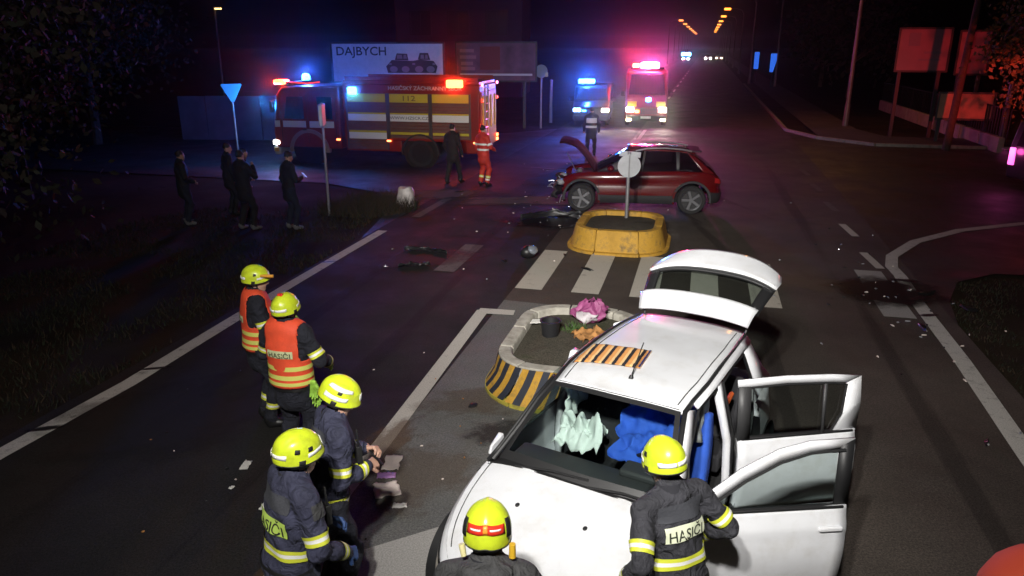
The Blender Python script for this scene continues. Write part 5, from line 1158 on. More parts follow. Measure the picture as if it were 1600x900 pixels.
light('beacon_glow_pink', 'POINT', (-1.35, .2, 3.3), 550, (1, .06, .35), am, .2); light('beacon_glow_red', 'POINT', (-1.6, -.9, 3.6), 330, (1, .04, .02), am, .15)
for sg in (1, -1): light('headlamp_beam', 'SPOT', (.2, sg * .82, .86), 260, (1, .92, .75), am, .06, (12, sg * 1.2, .1), R(70), .9)
light('headlamp_beam', 'SPOT', (.2, .72, .82), 200, (1, .85, .62), pv, .06, (12, .8, .0), R(60), .9)

# extra spots on the lit beacons, aimed at the viewpoint to strengthen their halos
light('beacon_beam_pink', 'SPOT', (-1.20, .1, 3.0), 1900, (1, .10, .45), am, .2, (30, 0, 2.6), R(56), .8); light('beacon_beam_red', 'SPOT', (-1.22, -.62, 2.98), 450, (1, .04, .015), am, .12, (30, -2, 2.6), R(56), .8)
light('beacon_beam_blue', 'SPOT', (-1.30, -.36, 2.18), 2300, (.02, .14, 1), pv, .15, (30, 0, 2.2), R(56), .8)
light('beacon_beam_red', 'SPOT', (.92, 1.42, 3.06), 420, (1, .045, .01), trk, .14, (-3, 22, 3.2), R(44), .8); light('beacon_beam_red', 'SPOT', (8.0, 1.12, 3.06), 420, (1, .045, .01), trk, .12, (5, 22, 3.2), R(44), .8)
light('beacon_beam_blue', 'SPOT', (4.75, 1.50, 2.80), 1000, (.02, .16, 1), trk, .12, (2, 22, 3.0), R(44), .8)
# ================================================================== planters on the traffic island
CONC = mat('concrete_rim', (.36, .34, .29), .9, var=.2, vscale=8, bump=.4, bscale=60, dirt=(.16, .14, .11), dscale=6, damt=.6)
PYEL = mat('planter_yellow', (.50, .275, .03), .75, var=.22, vscale=5, bump=.5, bscale=40, dirt=(.12, .085, .04), dscale=5, damt=.85); PBLK = mat('planter_black', (.022, .026, .038), .6, var=.2); FOOT = mat('planter_foot', (.42, .36, .05), .7, dirt=(.12, .10, .05), dscale=5, damt=.7)
EARTH = asphalt('planter_earth', (.05, .045, .035), (.10, .09, .07), .95, .4, crack=False, stain=(.04, .05, .02), spec=.1)
def rrect(hx, hy, r, n=12):
    pts = []
    for cx, cy, a0 in ((hx - r, hy - r, 0), (-(hx - r), hy - r, 90), (-(hx - r), -(hy - r), 180), (hx - r, -(hy - r), 270)):
        for k in range(n + 1): a = R(a0 + 90 * k / n); pts.append((cx + r * math.cos(a), cy + r * math.sin(a)))
    P = np.array(pts + pts[:1]); d = np.r_[0, np.cumsum(np.hypot(*np.diff(P, axis=0).T))]
    def at(t):
        u = (t % 1) * d[-1]; return np.array([np.interp(u, d, P[:, 0]), np.interp(u, d, P[:, 1])])
    return at, d[-1]
def planter(label, n, s, hx, hy, r, H, segs, striped):
    root = thing('planter', label, 'planter', W(n, s), -ROAD_A); at, per = rrect(hx, hy, r)
    def off(t, o):
        p = at(t); q = (at(t + .002) - at(t - .002)); q /= np.linalg.norm(q); return p + np.array([q[1], -q[0]]) * o
    for k in range(segs):
        t0, t1 = k / segs + .0015, (k + 1) / segs - .0015; m = 6
        sec = [(-.0, H), (-.15, H), (-.17, H - .02), (-.17, .02), (.10, .02), (.0 + .035, H * .60), (.005, H - .02)]      # inner wall, rim, outer slope
        rim = MB(); rim.loft([[(*off(t, o), z) for o, z in ((.0, H), (-.15, H), (-.17, H - .03), (-.17, .0), (-.02, .0), (.0, H - .03))] for t in np.linspace(t0, t1, m + 1)]); rm = rim.build('kerb_block', CONC if striped else PYEL, root, 50, bevel=.012)
        if striped:
            fc = MB(); nst = 4; sk = .35 / nst / segs
            for i in range(nst * 2):
                a, b = t0 + (t1 - t0) * i / (nst * 2), t0 + (t1 - t0) * (i + 1) / (nst * 2)
                fc.grid(lambda u, v: (*off(a + (b - a) * u + sk * 2.2 * (v - .5) * 1, .006 + (.06 if v > .5 else .06 + .05 * (1 - v * 2)) * (1 - v) * 1.4), .05 + (H - .07) * v), 2, 4, (i % 2))
            fc.build('painted_face', [PYEL, PBLK], rm, 50)
        else:
            fc = MB(); fc.grid(lambda u, v: (*off(t0 + (t1 - t0) * u, .005 + .10 * (1 - v)), .05 + (H - .07) * v), 5, 3); fc.build('painted_face', PYEL, rm, 50)
            if k % 2 == 0:
                nt = MB(); tc_ = (t0 + t1) / 2; nt.grid(lambda u, v: (*off(tc_ + (u - .5) * .02, .125), .01 + .05 * v), 2, 2); nt.build('drain_notch', GAP, rm)
        ft = MB(); ft.loft([[(*off(t, o), z) for o, z in ((-.02, .0), (.17, .0), (.17, .045), (.10, .06), (-.02, .06))] for t in np.linspace(t0, t1, m + 1)]); ft.build('foot', FOOT if striped else PYEL, rm, 50)
    so = MB(); rg = [(*off(k / 48, -.165), H - .10) for k in range(48)]
    c0 = (0, 0, H - .06); so.add([c0] + rg + [(x * .6, y * .6, H - .075 + .025 * nz3(x * 3, y * 3)) for x, y, _ in rg], [(1 + k, 1 + (k + 1) % 48, 49 + (k + 1) % 48, 49 + k) for k in range(48)] + [(0, 49 + k, 49 + (k + 1) % 48) for k in range(48)])
    so.build('soil', EARTH, root, 60); return root
p1 = planter('oval planter with slanted yellow and black stripes beside the white car', -1.40, 8.85, .82, 1.16, .60, .47, 10, True)
p2 = planter('plain yellow oval planter carrying the round sign, beyond the zebra crossing', -1.52, 15.62, .88, 1.04, .58, .47, 8, False)
ts = thing('grass_tuft', 'small green weed tuft growing in the striped planter', 'plant', W(-1.45, 9.2, .39))
tf = MB()
for k in range(120):
    a = random.uniform(0, 6.28); r0 = random.uniform(0, .16); h = random.uniform(.05, .16); x, y = r0 * math.cos(a), r0 * math.sin(a); l = random.uniform(.2, .9); tf.add([(x - .006, y, -.01), (x + .006, y, -.01), (x + l * h * math.cos(a * 3), y + l * h * math.sin(a * 3), h)], [(0, 1, 2)])
tf.build('leaves', mat('weed_green', (.05, .10, .02), .8), ts, 0)
def crumpled(name, label, cat, loc, rz, sx, sy, amp, m, seed, group=None, parts=None, th=.004, n=12, lift=0.):
    q = MB(); q.grid(lambda u, v: ((u - .5) * sx * (1 + .25 * nz3(v * 3, seed, 1)), (v - .5) * sy * (1 + .25 * nz3(u * 3, seed, 2)), .006 + lift + amp * abs(nz3(u * 4 + seed, v * 4, 3)) + amp * .5 * abs(nz3(u * 9, v * 9 + seed, 4))), n, n)
    o = q.build(name, m, None, 60, solid=th); o.location = loc; o.rotation_euler = (0, 0, rz); return tag(o, label, cat, group)
PAPER = mat('paper_white', (.70, .68, .64), .8, var=.1); CREAM = mat('paper_cream', (.66, .57, .52), .85, var=.2); PINKB = mat('bag_pink', (.28, .06, .17), .6, var=.2)
g1 = lambda px, py, z=0.: None
crumpled('paper_sheet', 'white printed sheet lying in the striped planter', 'paper', (.24, 9.52, .425), .1, .34, .16, .015, PAPER, 1)
bag = MB()
def bagf(u, v):
    a = u * 6.283; r = (.22 * math.sin(math.pi * (.16 + .72 * v ** .8)) + .06 * max(0, v - .85)) * (1 + .45 * nz3(math.cos(a) * 2.4, math.sin(a) * 2.4, v * 4) + .10 * math.sin(9 * a + 5 * v)); return (r * math.cos(a) + .05 * v, r * .8 * math.sin(a), .32 * v ** .9 + .05 * nz3(math.cos(a) * 3, math.sin(a) * 3, v * 5))
bag.grid(bagf, 48, 20); bo_ = bag.build('plastic_bag', PINKB, None, 60, solid=.004); bo_.location = (1.05, 9.62, .38); tag(bo_, 'crumpled pink and white plastic bag slumped in the striped planter', 'bag')
bw = MB(); bw.grid(lambda u, v: Vector(bagf(.60 + .22 * u, .12 + .42 * v)) * 1.04, 8, 8); bw.build('white_print', mat('bag_print', (.5, .46, .48), .7), bo_, 60)
pt = MB(); pt.lathe([(.0, .02), (.105, .02), (.13, .22), (.14, .22), (.14, .235), (.115, .235), (.10, .06), (0, .05)], 20); po = pt.build('pot', mat('pot_black', (.015, .015, .017), .5), None, 40); po.location = (.50, 9.10, .37); tag(po, 'small black plastic pot standing in the striped planter', 'pot')
crumpled('brown_cloth', 'crumpled orange-brown cloth lying in the striped planter beside the pink bag', 'cloth', (1.02, 9.05, .40), .4, .42, .34, .12, mat('cloth_brown', (.40, .19, .06), .85, var=.25), 4)
pb = MB(); pb.lathe([(0, 0), (.028, 0), (.03, .14), (.012, .17), (.012, .2), (0, .2)], 12, Matrix.Rotation(R(80), 4, 'X')); pbo = pb.build('bottle', glass('bottle_glass', (.75, .8, .78), .12), None); pbo.location = (.78, 9.4, .43); tag(pbo, 'clear plastic bottle lying in the striped planter', 'bottle')

# ================================================================== signs
POST = mat('post_steel', (.30, .30, .31), .4, .6, var=.15); SBACK = mat('sign_back', (.42, .43, .45), .45, .3, var=.1)
def disc(c, r, th=.02, n=32, nrm=(0, -1, 0)): q = MB(); c = Vector(c); nv = Vector(nrm).normalized(); return q.cyl(c - nv * th / 2, c + nv * th / 2, r, n=n)
sg_ = thing('road_sign', 'round grey sign back on a short post in the yellow planter', 'sign', (2.50, 16.05, .40)); MB().cyl((0, 0, -.1), (0, 0, 1.44), .04).build('post', POST, sg_)
sd = disc((0, -.055, 1.14), .245).build('sign_disc', SBACK, sg_); MB().box((0, -.072, 1.14), (.03, .02, .46)).build('bracket', POST, sd)
MB().box((.02, .02, 1.38), (.46, .015, .12), 0, Matrix.Rotation(R(5), 3, 'Y')).build('upper_plate', SBACK, sg_, bevel=.02)
ys = thing('road_sign', 'upside-down triangular give-way sign tinted blue as if beacon-lit on a tall grey post', 'sign', (-9.95, 27.4, -.03), R(30)); MB().cyl((0, 0, 0), (0, 0, 2.70), .035).build('post', POST, ys)
tr = MB(); tr.prism([(-.33, .62), (.33, .62), (.36, .57), (.06, 0.0), (-.06, 0.0), (-.36, .57)], 0, .02, frame((0, -.045, 2.10), (1, 0, 0), (0, 0, 1))); tr.build('sign_plate', mat('sign_blue_lit', (.10, .40, .55), .4), ys, bevel=.01)  # blue beacon light put into the grey plate's colour
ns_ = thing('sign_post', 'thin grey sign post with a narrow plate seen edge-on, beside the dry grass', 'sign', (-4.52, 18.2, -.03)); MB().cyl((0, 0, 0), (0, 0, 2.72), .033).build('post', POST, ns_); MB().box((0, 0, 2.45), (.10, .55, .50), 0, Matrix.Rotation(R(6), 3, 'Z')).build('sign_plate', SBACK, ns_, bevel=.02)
rs_ = thing('road_sign', 'round sign on a tall post tinted as if catching blue light, left of the police van', 'sign', (1.45, 38.6, -.03)); MB().cyl((0, 0, 0), (0, 0, 3.0), .05).build('post', POST, rs_); disc((0, -.07, 2.78), .32, nrm=(.25, -1, 0)).build('sign_disc', mat('disc_blue_lit', (.30, .42, .65), .4), rs_); MB().box((.22, -.02, 2.62), (.25, .02, .2)).build('sign_plate', SBACK, rs_)  # the disc colour carries the blue light falling on it
for x, y, lb in ((2.1, 41.5, 'thin blue-lit post close behind the tall round sign'),):
    t = thing('post', lb, 'post', (x, y, -.03)); MB().cyl((0, 0, 0), (0, 0, 2.2), .09, .07).build('shaft', POST, t); MB().ball((0, 0, 2.2), .085).build('cap', POST, t)

# ================================================================== billboards
DARKST = mat('frame_dark', (.03, .03, .032), .5, .4)
def board(label, c, w, h, yaw, face, legs, zb, name='billboard'):
    t = thing(name, label, 'billboard', (c[0], c[1], -.03), yaw)
    MB().box((0, 0, zb + h / 2), (w, .12, h)).build('panel', face, t)
    fr_ = MB(); fr_.box((0, -.07, zb - .04), (w + .16, .06, .08)); fr_.box((0, -.07, zb + h + .04), (w + .16, .06, .08)); fr_.box((-w / 2 - .04, -.07, zb + h / 2), (.08, .06, h)); fr_.box((w / 2 + .04, -.07, zb + h / 2), (.08, .06, h)); fr_.build('frame', DARKST, t)
    for x in legs:
        MB().box((x, .12, (zb + h) / 2), (.14, .12, zb + h)).build('leg', DARKST, t)
    return t
BBW = mat('poster_white', (.78, .78, .80), .6, var=.06); b1 = board('pale billboard with black machine picture and dark lettering, behind the fire engine', (-5.9, 37.2), 5.3, 1.72, R(-4), BBW, (-1.8, 1.8), 2.35)
BLKP = mat('poster_black', (.03, .03, .035), .6)
lettering('DAJBYCH', .55, BLKP, frame((-1.25, -.066, 3.72), (1, 0, 0), (0, 0, 1)), b1, sx=1.05)
mc = MB()
def flat(pts): mc.add([(x, -.067, z) for x, z in pts], [tuple(range(len(pts)))])
flat([(.0, 2.75), (2.3, 2.75), (2.38, 3.05), (2.2, 3.30), (1.55, 3.36), (1.2, 3.30), (.2, 3.34), (-.08, 3.05)]); flat([(.35, 3.34), (1.0, 3.32), (.95, 3.62), (.45, 3.64)]); flat([(1.45, 3.36), (2.05, 3.34), (1.95, 3.66), (1.55, 3.66)])
mc.build('machine_print', BLKP, b1, 0)
tk = MB()
for x, z, r in ((.28, 2.92, .19), (.85, 2.92, .19), (1.5, 2.92, .20), (2.05, 2.92, .20)):
    tk.add([(x + r * math.cos(a), -.070, z + r * .75 * math.sin(a)) for a in np.linspace(0, 6.28, 15)[:-1]], [tuple(range(14))])
tk.build('wheel_print', mat('poster_grey', (.22, .22, .25), .6), b1, 0)
ls = MB()
for k in range(7): ls.box((-2.3 + .62 * k, -.07, 2.06), (.42, .02, .26))
ls.build('lower_lettering_blocks', BBW, b1); MB().box((1.95, 0, 2.05), (1.3, .08, .40)).build('lower_panel', BBW, b1)
wn_ = MB()
for x0, x1 in ((.45, .72), (.76, .93), (1.58, 1.76), (1.80, 1.94)): wn_.add([(x0, -.070, 3.40), (x1, -.070, 3.40), (x1 - .02, -.070, 3.58), (x0 + .02, -.070, 3.58)], [(0, 1, 2, 3)])
for x in (.12, 1.25, 2.22): wn_.add([(x - .07, -.070, 3.12), (x + .07, -.070, 3.12), (x + .07, -.070, 3.20), (x - .07, -.070, 3.20)], [(0, 1, 2, 3)])
wn_.build('cab_print', MATS['poster_grey'], b1, 0)
b2 = board('dim dark-red billboard to the right of the pale machine billboard', (-.78, 38.6), 3.9, 1.75, R(-6), mat('poster_dark', (.16, .07, .12), .6, var=.5, vscale=1.2), (-1.4, 1.4), 2.35)
MB().box((0, -.07, 2.62), (3.6, .02, .10)).build('print_strip', BBW, b2); lt = MB()
for k, (x, z, w_) in enumerate(((-1.45, 3.75, .7), (-1.4, 3.45, .8), (-1.45, 3.15, .6), (-1.4, 2.9, .7))): lt.box((x, -.07, z), (w_, .02, .16))
lt.build('print_lines', mat('poster_rose', (.38, .20, .24), .6), b2); MB().box((-.3, -.068, 3.4), (1.0, .02, 1.1)).build('print_patch', mat('poster_wine', (.20, .03, .03), .6), b2)
# right-hand boards
PNK = mat('poster_red_lit', (.34, .15, .17), .6, var=.12, vscale=1.5)  # red beacon light tinted into the pale poster colour
b3 = board('tall pale poster board tinted and lit pink and red, beside the right-hand tree', (18.05, 34.5), 2.0, 1.72, R(-14), PNK, (-.8, .8), 2.95)
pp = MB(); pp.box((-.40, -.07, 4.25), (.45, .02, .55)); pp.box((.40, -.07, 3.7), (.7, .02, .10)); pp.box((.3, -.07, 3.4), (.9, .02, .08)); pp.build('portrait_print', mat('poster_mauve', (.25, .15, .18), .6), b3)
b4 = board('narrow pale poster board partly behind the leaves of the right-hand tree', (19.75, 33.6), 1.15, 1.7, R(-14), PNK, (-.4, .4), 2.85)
b5 = board('low advertising panel coloured as if orange-lit hung between posts below the pink board', (18.75, 31.8), 1.95, .98, R(-20), mat('poster_orange_lit', (.40, .20, .12), .6, var=.25, vscale=2), (-.85, .85), 1.12)  # orange light painted into the panel colour

b6 = board('small board tinted as if dimly pink-lit at the far left, half hidden by the dark trees', (-14.3, 21.3), 1.0, .62, R(20), mat('board_pink_lit', (.5, .3, .36), .6, var=.2), (-.35, .35), 1.75)  # dim pink light put into the pale board's colour
# ================================================================== fences, walls, buildings
fn = thing('wall', 'panel wall tinted as if dimly blue-lit behind the nose of the fire engine', 'wall', (-11.6, 33.5, -.03), R(-3))
for k in range(4): MB().box((-2.4 + 1.22 * k, 0, .95), (1.19, .10, 1.9 + .04 * (k % 2))).build('panel', mat('concrete_blue_lit', (.05, .056, .09), .8, var=.25, vscale=2), fn, bevel=.01)  # blue light tinted into the panel colour
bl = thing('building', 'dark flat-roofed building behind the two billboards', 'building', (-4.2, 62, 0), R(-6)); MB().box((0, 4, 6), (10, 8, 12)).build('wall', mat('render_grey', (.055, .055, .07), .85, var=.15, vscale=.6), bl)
for i in range(3):
    for j in range(3):
        w_ = MB().box((-3 + 3 * i, -.02, 2.2 + 3.4 * j), (1.5, .08, 1.6)).build('window', mat('window_dark', (.015, .015, .02), .5), bl); f_ = MB()
        for dx, dz, sx_2, sz_2 in ((0, .84, 1.7, .1), (0, -.84, 1.7, .1), (-.8, 0, .1, 1.6), (.8, 0, .1, 1.6), (0, 0, .06, 1.6)): f_.box((-3 + 3 * i + dx, -.07, 2.2 + 3.4 * j + dz), (sx_2, .06, sz_2))
        f_.build('frame', DARKST, w_)
MB().box((0, 4, 12.15), (10.6, 8.6, .3)).build('roof', DARKST, bl)
lw = thing('wall', 'low concrete fence wall with dark railings on the right, behind the side road', 'wall', (0, 0, 0))
pa, pb_ = Vector((24.0, 50.0, 0)), Vector((18.9, 29.2, 0)); nn_ = 9
for k in range(nn_):
    u = pa.lerp(pb_, k / nn_); v = pa.lerp(pb_, (k + .97) / nn_); c_ = (u + v) / 2; d_ = v - u; M_ = Matrix.Rotation(math.atan2(d_.y, d_.x), 3, 'Z')
    MB().box((c_.x, c_.y, .28), (d_.length, .22, .62), 0, M_).build('wall_block', mat('wall_block', (.34, .28, .22), .85, var=.2, vscale=3), lw, bevel=.015)
    q = MB()
    for j in range(10): p = u.lerp(v, (j + .5) / 8); q.box((p.x, p.y, 1.15), (.03, .03, 1.1))
    q.box((c_.x, c_.y, 1.68), (d_.length, .04, .05), 0, M_); q.build('railing', DARKST, lw)

# ================================================================== street lamps
LAMPM = mat('lamp_pole', (.15, .13, .12), .5, .4, var=.2); SOD = lamp_mat('sodium_lamp', (1, .30, .035), 4)
def street_lamp(label, n, s, h, arm, lit, group=None, side=-1, rad=.10):
    p = W(n, s, -.03); t = thing('street_lamp', label, 'street lamp', p, 0, group); d = Vector(W(side, 0)) 
    q = MB(); q.cyl((0, 0, 0), (0, 0, 1.2), rad * 1.5, rad * 1.3).cyl((0, 0, 1.2), (0, 0, h - .6), rad * 1.1, rad * .65); q.tube([(0, 0, h - .62), d * (.15 * arm) + Vector((0, 0, h - .1)), d * (.5 * arm) + Vector((0, 0, h + .1)), d * arm + Vector((0, 0, h + .15))], rad * .5); q.build('pole', LAMPM, t)
    hd = MB(); M_ = Matrix.Rotation(math.atan2(d.y, d.x), 3, 'Z'); hd.box(d * (arm + .3) + Vector((0, 0, h + .16)), (.75, .28, .14), 0, M_); ho = hd.build('lamp_head', LAMPM, t, bevel=.04)
    if lit: MB().box(d * (arm + .3) + Vector((0, 0, h + .07)), (.9 if s > 60 else .5, .6 if s > 60 else .2, .08 if s < 60 else .28), 0, M_).build('lamp_glass', SOD, ho, bevel=.02)
    return t, d * (arm + .3) + Vector((0, 0, h + .0))
t, lp_ = street_lamp('tall street lamp pole beside the right-hand junction corner', 7.0, 41.4, 9.0, 1.6, True)
light('sodium_glow', 'SPOT', lp_ - Vector((0, 0, .1)), 420, (1, .40, .10), t, .15, lp_ - Vector((-.6, 1.6, 6)), R(150), .6)
street_lamp('slim street lamp pole in front of the two blue signs', 6.6, 80, 10, 2.2, False)
for k in range(9):
    s = 88 + 30 * k; street_lamp('lit sodium street lamp in the long row down the right of the street', 4.6, s, 8.8, 2.0, True, 'sodium lamps down the right side', -1)
for k in range(8):
    s = 170 + 30 * k; street_lamp('lit sodium street lamp in the far row down the left of the street', -8.2, s, 8.8, 2.0, True, 'sodium lamps down the left side', 1)
t = thing('street_lamp', 'small lit lamp above the dark trees on the left', 'street lamp', (-20.5, 55, 0)); MB().cyl((0, 0, 0), (0, 0, 6.4), .08, .05).build('pole', LAMPM, t); MB().box((.2, 0, 6.45), (.5, .2, .1)).build('lamp_head', LAMPM, t); MB().box((.25, 0, 6.36), (.42, .2, .08)).build('lamp_glass', lamp_mat('lamp_dim', (1, .6, .2), 5), t)
# slim self-lit blue signs by the road
for x, y, h, w_, lb in ((26.55, 85, 1.75, .48, 'narrow upright sign glowing plain blue, the smaller of two'), (25.05, 75, 1.7, .55, 'narrow upright sign glowing blue with slanted side, the larger of two')):
    t = thing('illuminated_sign', lb, 'sign', (x, y, 0)); MB().box((0, 0, .75), (.12, .12, 1.5)).build('post', DARKST, t); q = MB(); k_ = .25 if 'larger' in lb else 0; q.prism([(-w_ / 2, 0), (w_ / 2 - k_, 0), (w_ / 2, h * .6), (w_ / 2, h), (-w_ / 2, h)], 0, .12, frame((0, 0, 1.5), (1, 0, 0), (0, 0, 1))); q.build('light_box', mat('blue_light_box', (.02, .1, .5), .4, emit=(.03, .16, .85), es=.9), t)
# cars far down the street
def far_car(label, n, s, lamp, col):
    t = thing('car', label, 'car', W(n, s), math.atan2(-math.cos(ROAD_A), -math.sin(ROAD_A)))
    q = MB(); q.loft([[(0, y, .25), (.0, y, .75), (-1.0, y * .98, .95), (-1.7, y * .8, 1.42), (-3.2, y * .8, 1.42), (-4.0, y * .95, .95), (-4.1, y, .25)] for y in (-.85, -.3, .3, .85)]); q.build('body', mat('far_paint', (.05, .05, .06), .4), t, bevel=.05)
    pan([(-1.0, -.7, 1.0), (-1.0, .7, 1.0), (-1.62, .6, 1.40), (-1.62, -.6, 1.40)], 'windscreen', MATS['cab_glass'], t)
    for y in (.62, -.62): MB().box((.04, y, .65), (.06, .5, .3)).build('headlight', lamp, t, bevel=.02); wheel(t, (-.8, y * 1.2, .3), .3, .2, 1 if y > 0 else -1)
    return t
HW = lamp_mat('far_white', (1, .95, .9), 40)
fc_ = far_car('distant police car with white and blue lights far down the street', -5.2, 200, HW, None); MB().box((-2.2, 0, 1.7), (.4, 2.2, .7)).build('beacon', lamp_mat('far_blue', (.1, .4, 1), 50), fc_)
far_car('distant car with white headlights, right of the far police car', .2, 210, HW, None); far_car('distant car with dim headlights at the far right of the street', 3.0, 215, lamp_mat('far_dim', (1, .7, .45), 9), None)
# vehicle just inside the right edge of the view
ev = thing('van', 'emergency van at the right-hand side road with lit magenta rear lamp', 'van', (14.59, 20.9, 0), R(12))
q = MB(); q.loft([[(0, y, .32), (-.03, y, 1.2), (.12, y * .95, 1.95), (4.6, y * .95, 1.98), (5.2, y, 1.25), (5.6, y, 1.0), (5.7, y, .32)] for y in (-.95, -.8, .8, .95)]); q.build('body', mat('van_dark', (.035, .04, .05), .35, coat=.5), ev, bevel=.06)
for y in (.8, -.8):
    MB().box((-.02, y, .95), (.08, .2, .5)).build('tail_light', lamp_mat('tail_magenta', (1, .12, .55), 2.2), ev, bevel=.03)
    for x in (.9, 4.6): wheel(ev, (x, y, .33), .33, .22, 1 if y > 0 else -1)
MB().box((.6, 0, 2.05), (.3, 1.5, .16)).build('beacon', L_RED, ev, bevel=.05); pan([(-.04, -.7, 1.25), (-.04, .7, 1.25), (.09, .65, 1.85), (.09, -.65, 1.85)], 'rear_window', MATS['cab_glass'], ev)
light('beacon_glow_red', 'SPOT', (.6, .0, 2.3), 2300, (1, .05, .05), ev, .12, Matrix.Rotation(R(-12), 3, 'Z') @ (Vector((18.6, 33.0, 3.2)) - Vector((14.59, 20.9, 0))), R(36), .7); light('tail_glow', 'POINT', (-.3, .8, 1.1), 10, (1, .1, .5), ev, .1)  # roof beacon and its aimed spot are added to redden the poster boards

# ================================================================== trees
BARK = mat('bark', (.07, .05, .035), .9, var=.3, vscale=12, bump=.7, bscale=20)
def tree(label, loc, h, crown, cr, n, leaf, cols, seed, trunk_r=.16, group=None):
    rnd = random.Random(seed); t = thing('tree', label, 'tree', loc, 0, group); q = MB(); hb = h * .35
    q.tube([(0, 0, 0), (.05, .03, hb * .6), (-.04, .02, hb), (.02, 0, h * .8)], [trunk_r, trunk_r * .8, trunk_r * .65, trunk_r * .2], 9); tips = []
    for k in range(11):
        a = rnd.uniform(0, 6.28); z0 = rnd.uniform(hb * .7, h * .7); l = rnd.uniform(.5, 1) * crown; e_ = Vector((l * math.cos(a), l * math.sin(a), z0 + rnd.uniform(.1, .5) * crown)); m_ = Vector((0, 0, z0)).lerp(e_, .5) + Vector((0, 0, .15 * crown))
        q.tube([(0, 0, z0), m_, e_], [trunk_r * .4, trunk_r * .22, trunk_r * .06], 6); tips += [m_, e_, m_.lerp(e_, .5)]
    q.build('trunk', BARK, t)
    rs2 = np.random.RandomState(seed); cl_ = [Vector((rnd.gauss(0, .5) * crown, rnd.gauss(0, .5) * crown, cr + rnd.gauss(0, .42) * crown)) for _ in range(38)] + tips
    C = np.array([cl_[i] for i in rs2.randint(0, len(cl_), n)]) + rs2.normal(0, .17 * crown, (n, 3))
    D = rs2.normal(0, 1, (n, 3)); D[:, 2] -= .5; D /= np.linalg.norm(D, axis=1)[:, None]; E = np.cross(D, rs2.normal(0, 1, (n, 3))); E /= np.linalg.norm(E, axis=1)[:, None]; s = leaf * rs2.uniform(.6, 1.3, (n, 1))
    v = np.stack([C, C + D * s * .5 + E * s * .28, C + D * s, C + D * s * .5 - E * s * .28], 1).reshape(-1, 3); f = np.arange(4 * n).reshape(-1, 4)
    np_mesh('crown', v, f, cols, t, rs2.randint(0, len(cols), n), False); return t
LF = [mat('leaf_green', (.05, .075, .02), .7), mat('leaf_olive', (.10, .085, .02), .7), mat('leaf_rust', (.16, .075, .02), .7)]
tree('leafy tree with olive and orange leaves hanging over the right-hand boards', (17.9, 25.2, -.03), 6.4, 2.2, 4.7, 9000, .17, LF[:2] + [LF[0], LF[0], LF[1]], 11, .13)
LD = [mat('leaf_dark', (.014, .015, .008), .85), mat('leaf_brown', (.022, .014, .008), .85)]
for k, (x, y, h, c_, z, lb) in enumerate(((-15.5, 21, 9, 4.0, 5.2, 'broad dark tree on the left, behind the onlookers'), (-11.5, 15.5, 8, 3.2, 5.0, 'dark leafy tree closest to the onlookers on the left verge'), (-17.5, 32, 10, 4.4, 6.0, 'tall dark tree beyond the blue-lit wall'), (-9.6, 10.5, 6.0, 2.4, 4.0, 'low dark tree at the near end of the left verge'))):
    tree(lb, (x, y, -.03), h, c_, z, 9000, .17, LD, 20 + k, .2)
for k, (x, y) in enumerate(((27, 62), (31, 78))): tree('dark roadside tree fading into the night down the street', (x, y, -.03), 9, 3.6, 5.5, 1800, .5, LD, 40 + k, .2, 'dark trees down the street')
for x, y, lb in ((19.30, 29.9, 'pale slender tree trunk post by the low panel, right of the leafy tree'),):
    t = thing('post', lb, 'post', (x, y, -.03)); MB().cyl((0, 0, 0), (0.0, 0, 2.6), .12, .10).build('shaft', LAMPM, t); MB().box((0, 0, 2.62), (.22, .22, .06)).build('cap', LAMPM, t)
t = thing('post', 'dark wooden utility post in front of the pink board', 'post', (17.35, 30.2, -.03)); MB().cyl((0, 0, 0), (.30, 0, 7.0), .15, .11).build('shaft', BARK, t); MB().box((.25, 0, 6.6), (1.2, .1, .12)).build('crossbar', BARK, t)

# ================================================================== debris
def shard(name, label, loc, sx, sy, h, m, seed, group=None, cat='debris', rz=None):
    rnd = random.Random(seed); n = 9; q = MB(); pts = [(sx * .5 * rnd.uniform(.45, 1.1) * math.cos(6.283 * k / n), sy * .5 * rnd.uniform(.45, 1.1) * math.sin(6.283 * k / n)) for k in range(n)]
    up = [(x * .8, y * .8, h * rnd.uniform(.3, 1.0)) for x, y in pts]
    q.add([(x, y, .002) for x, y in pts] + up + [(0, 0, h)], [(k, (k + 1) % n, n + (k + 1) % n, n + k) for k in range(n)] + [(n + k, n + (k + 1) % n, 2 * n) for k in range(n)] + [tuple(range(n - 1, -1, -1))])
    o = q.build(name, m, None, 30); o.location = loc; o.rotation_euler = (0, 0, rnd.uniform(0, 6.28) if rz is None else rz); return tag(o, label, cat, group)
BP = mat('black_scrap', (.012, .012, .013), .4, var=.3); PS = mat('plastic_silver', (.45, .45, .48), .25, .5)
def bent(name, label, loc, L, hgt_, depth, m, seed, rz):
    q = MB(); q.grid(lambda u, v: ((u - .5) * L, depth * (1 - (2 * u - 1) ** 2) + .06 * nz3(u * 5, v * 3, seed), .01 + hgt_ * v * (1 + .5 * nz3(u * 6, seed, 2)) + .05 * abs(nz3(u * 9, v * 4, seed))), 18, 5)
    q.grid(lambda u, v: ((u - .5) * L * .9, depth * (1 - (2 * u - 1) ** 2) + .14 * v, .01 + hgt_ * (1 - .6 * v) * (.8 + .4 * nz3(u * 6, seed, 2))), 14, 4)
    o = q.build(name, m, None, 50, solid=.008); o.location = loc; o.rotation_euler = (0, 0, rz); return tag(o, label, 'debris')
bent('torn_bumper', 'torn black bumper lying in front of the red car', (.95, 17.6, 0), 1.5, .15, .25, BP, 3, R(8))
bent('torn_bumper', 'flattened dark plastic trim with a raised end on the left lane', (-1.75, 14.6, 0), .95, .07, .12, BP, 5, R(-20))
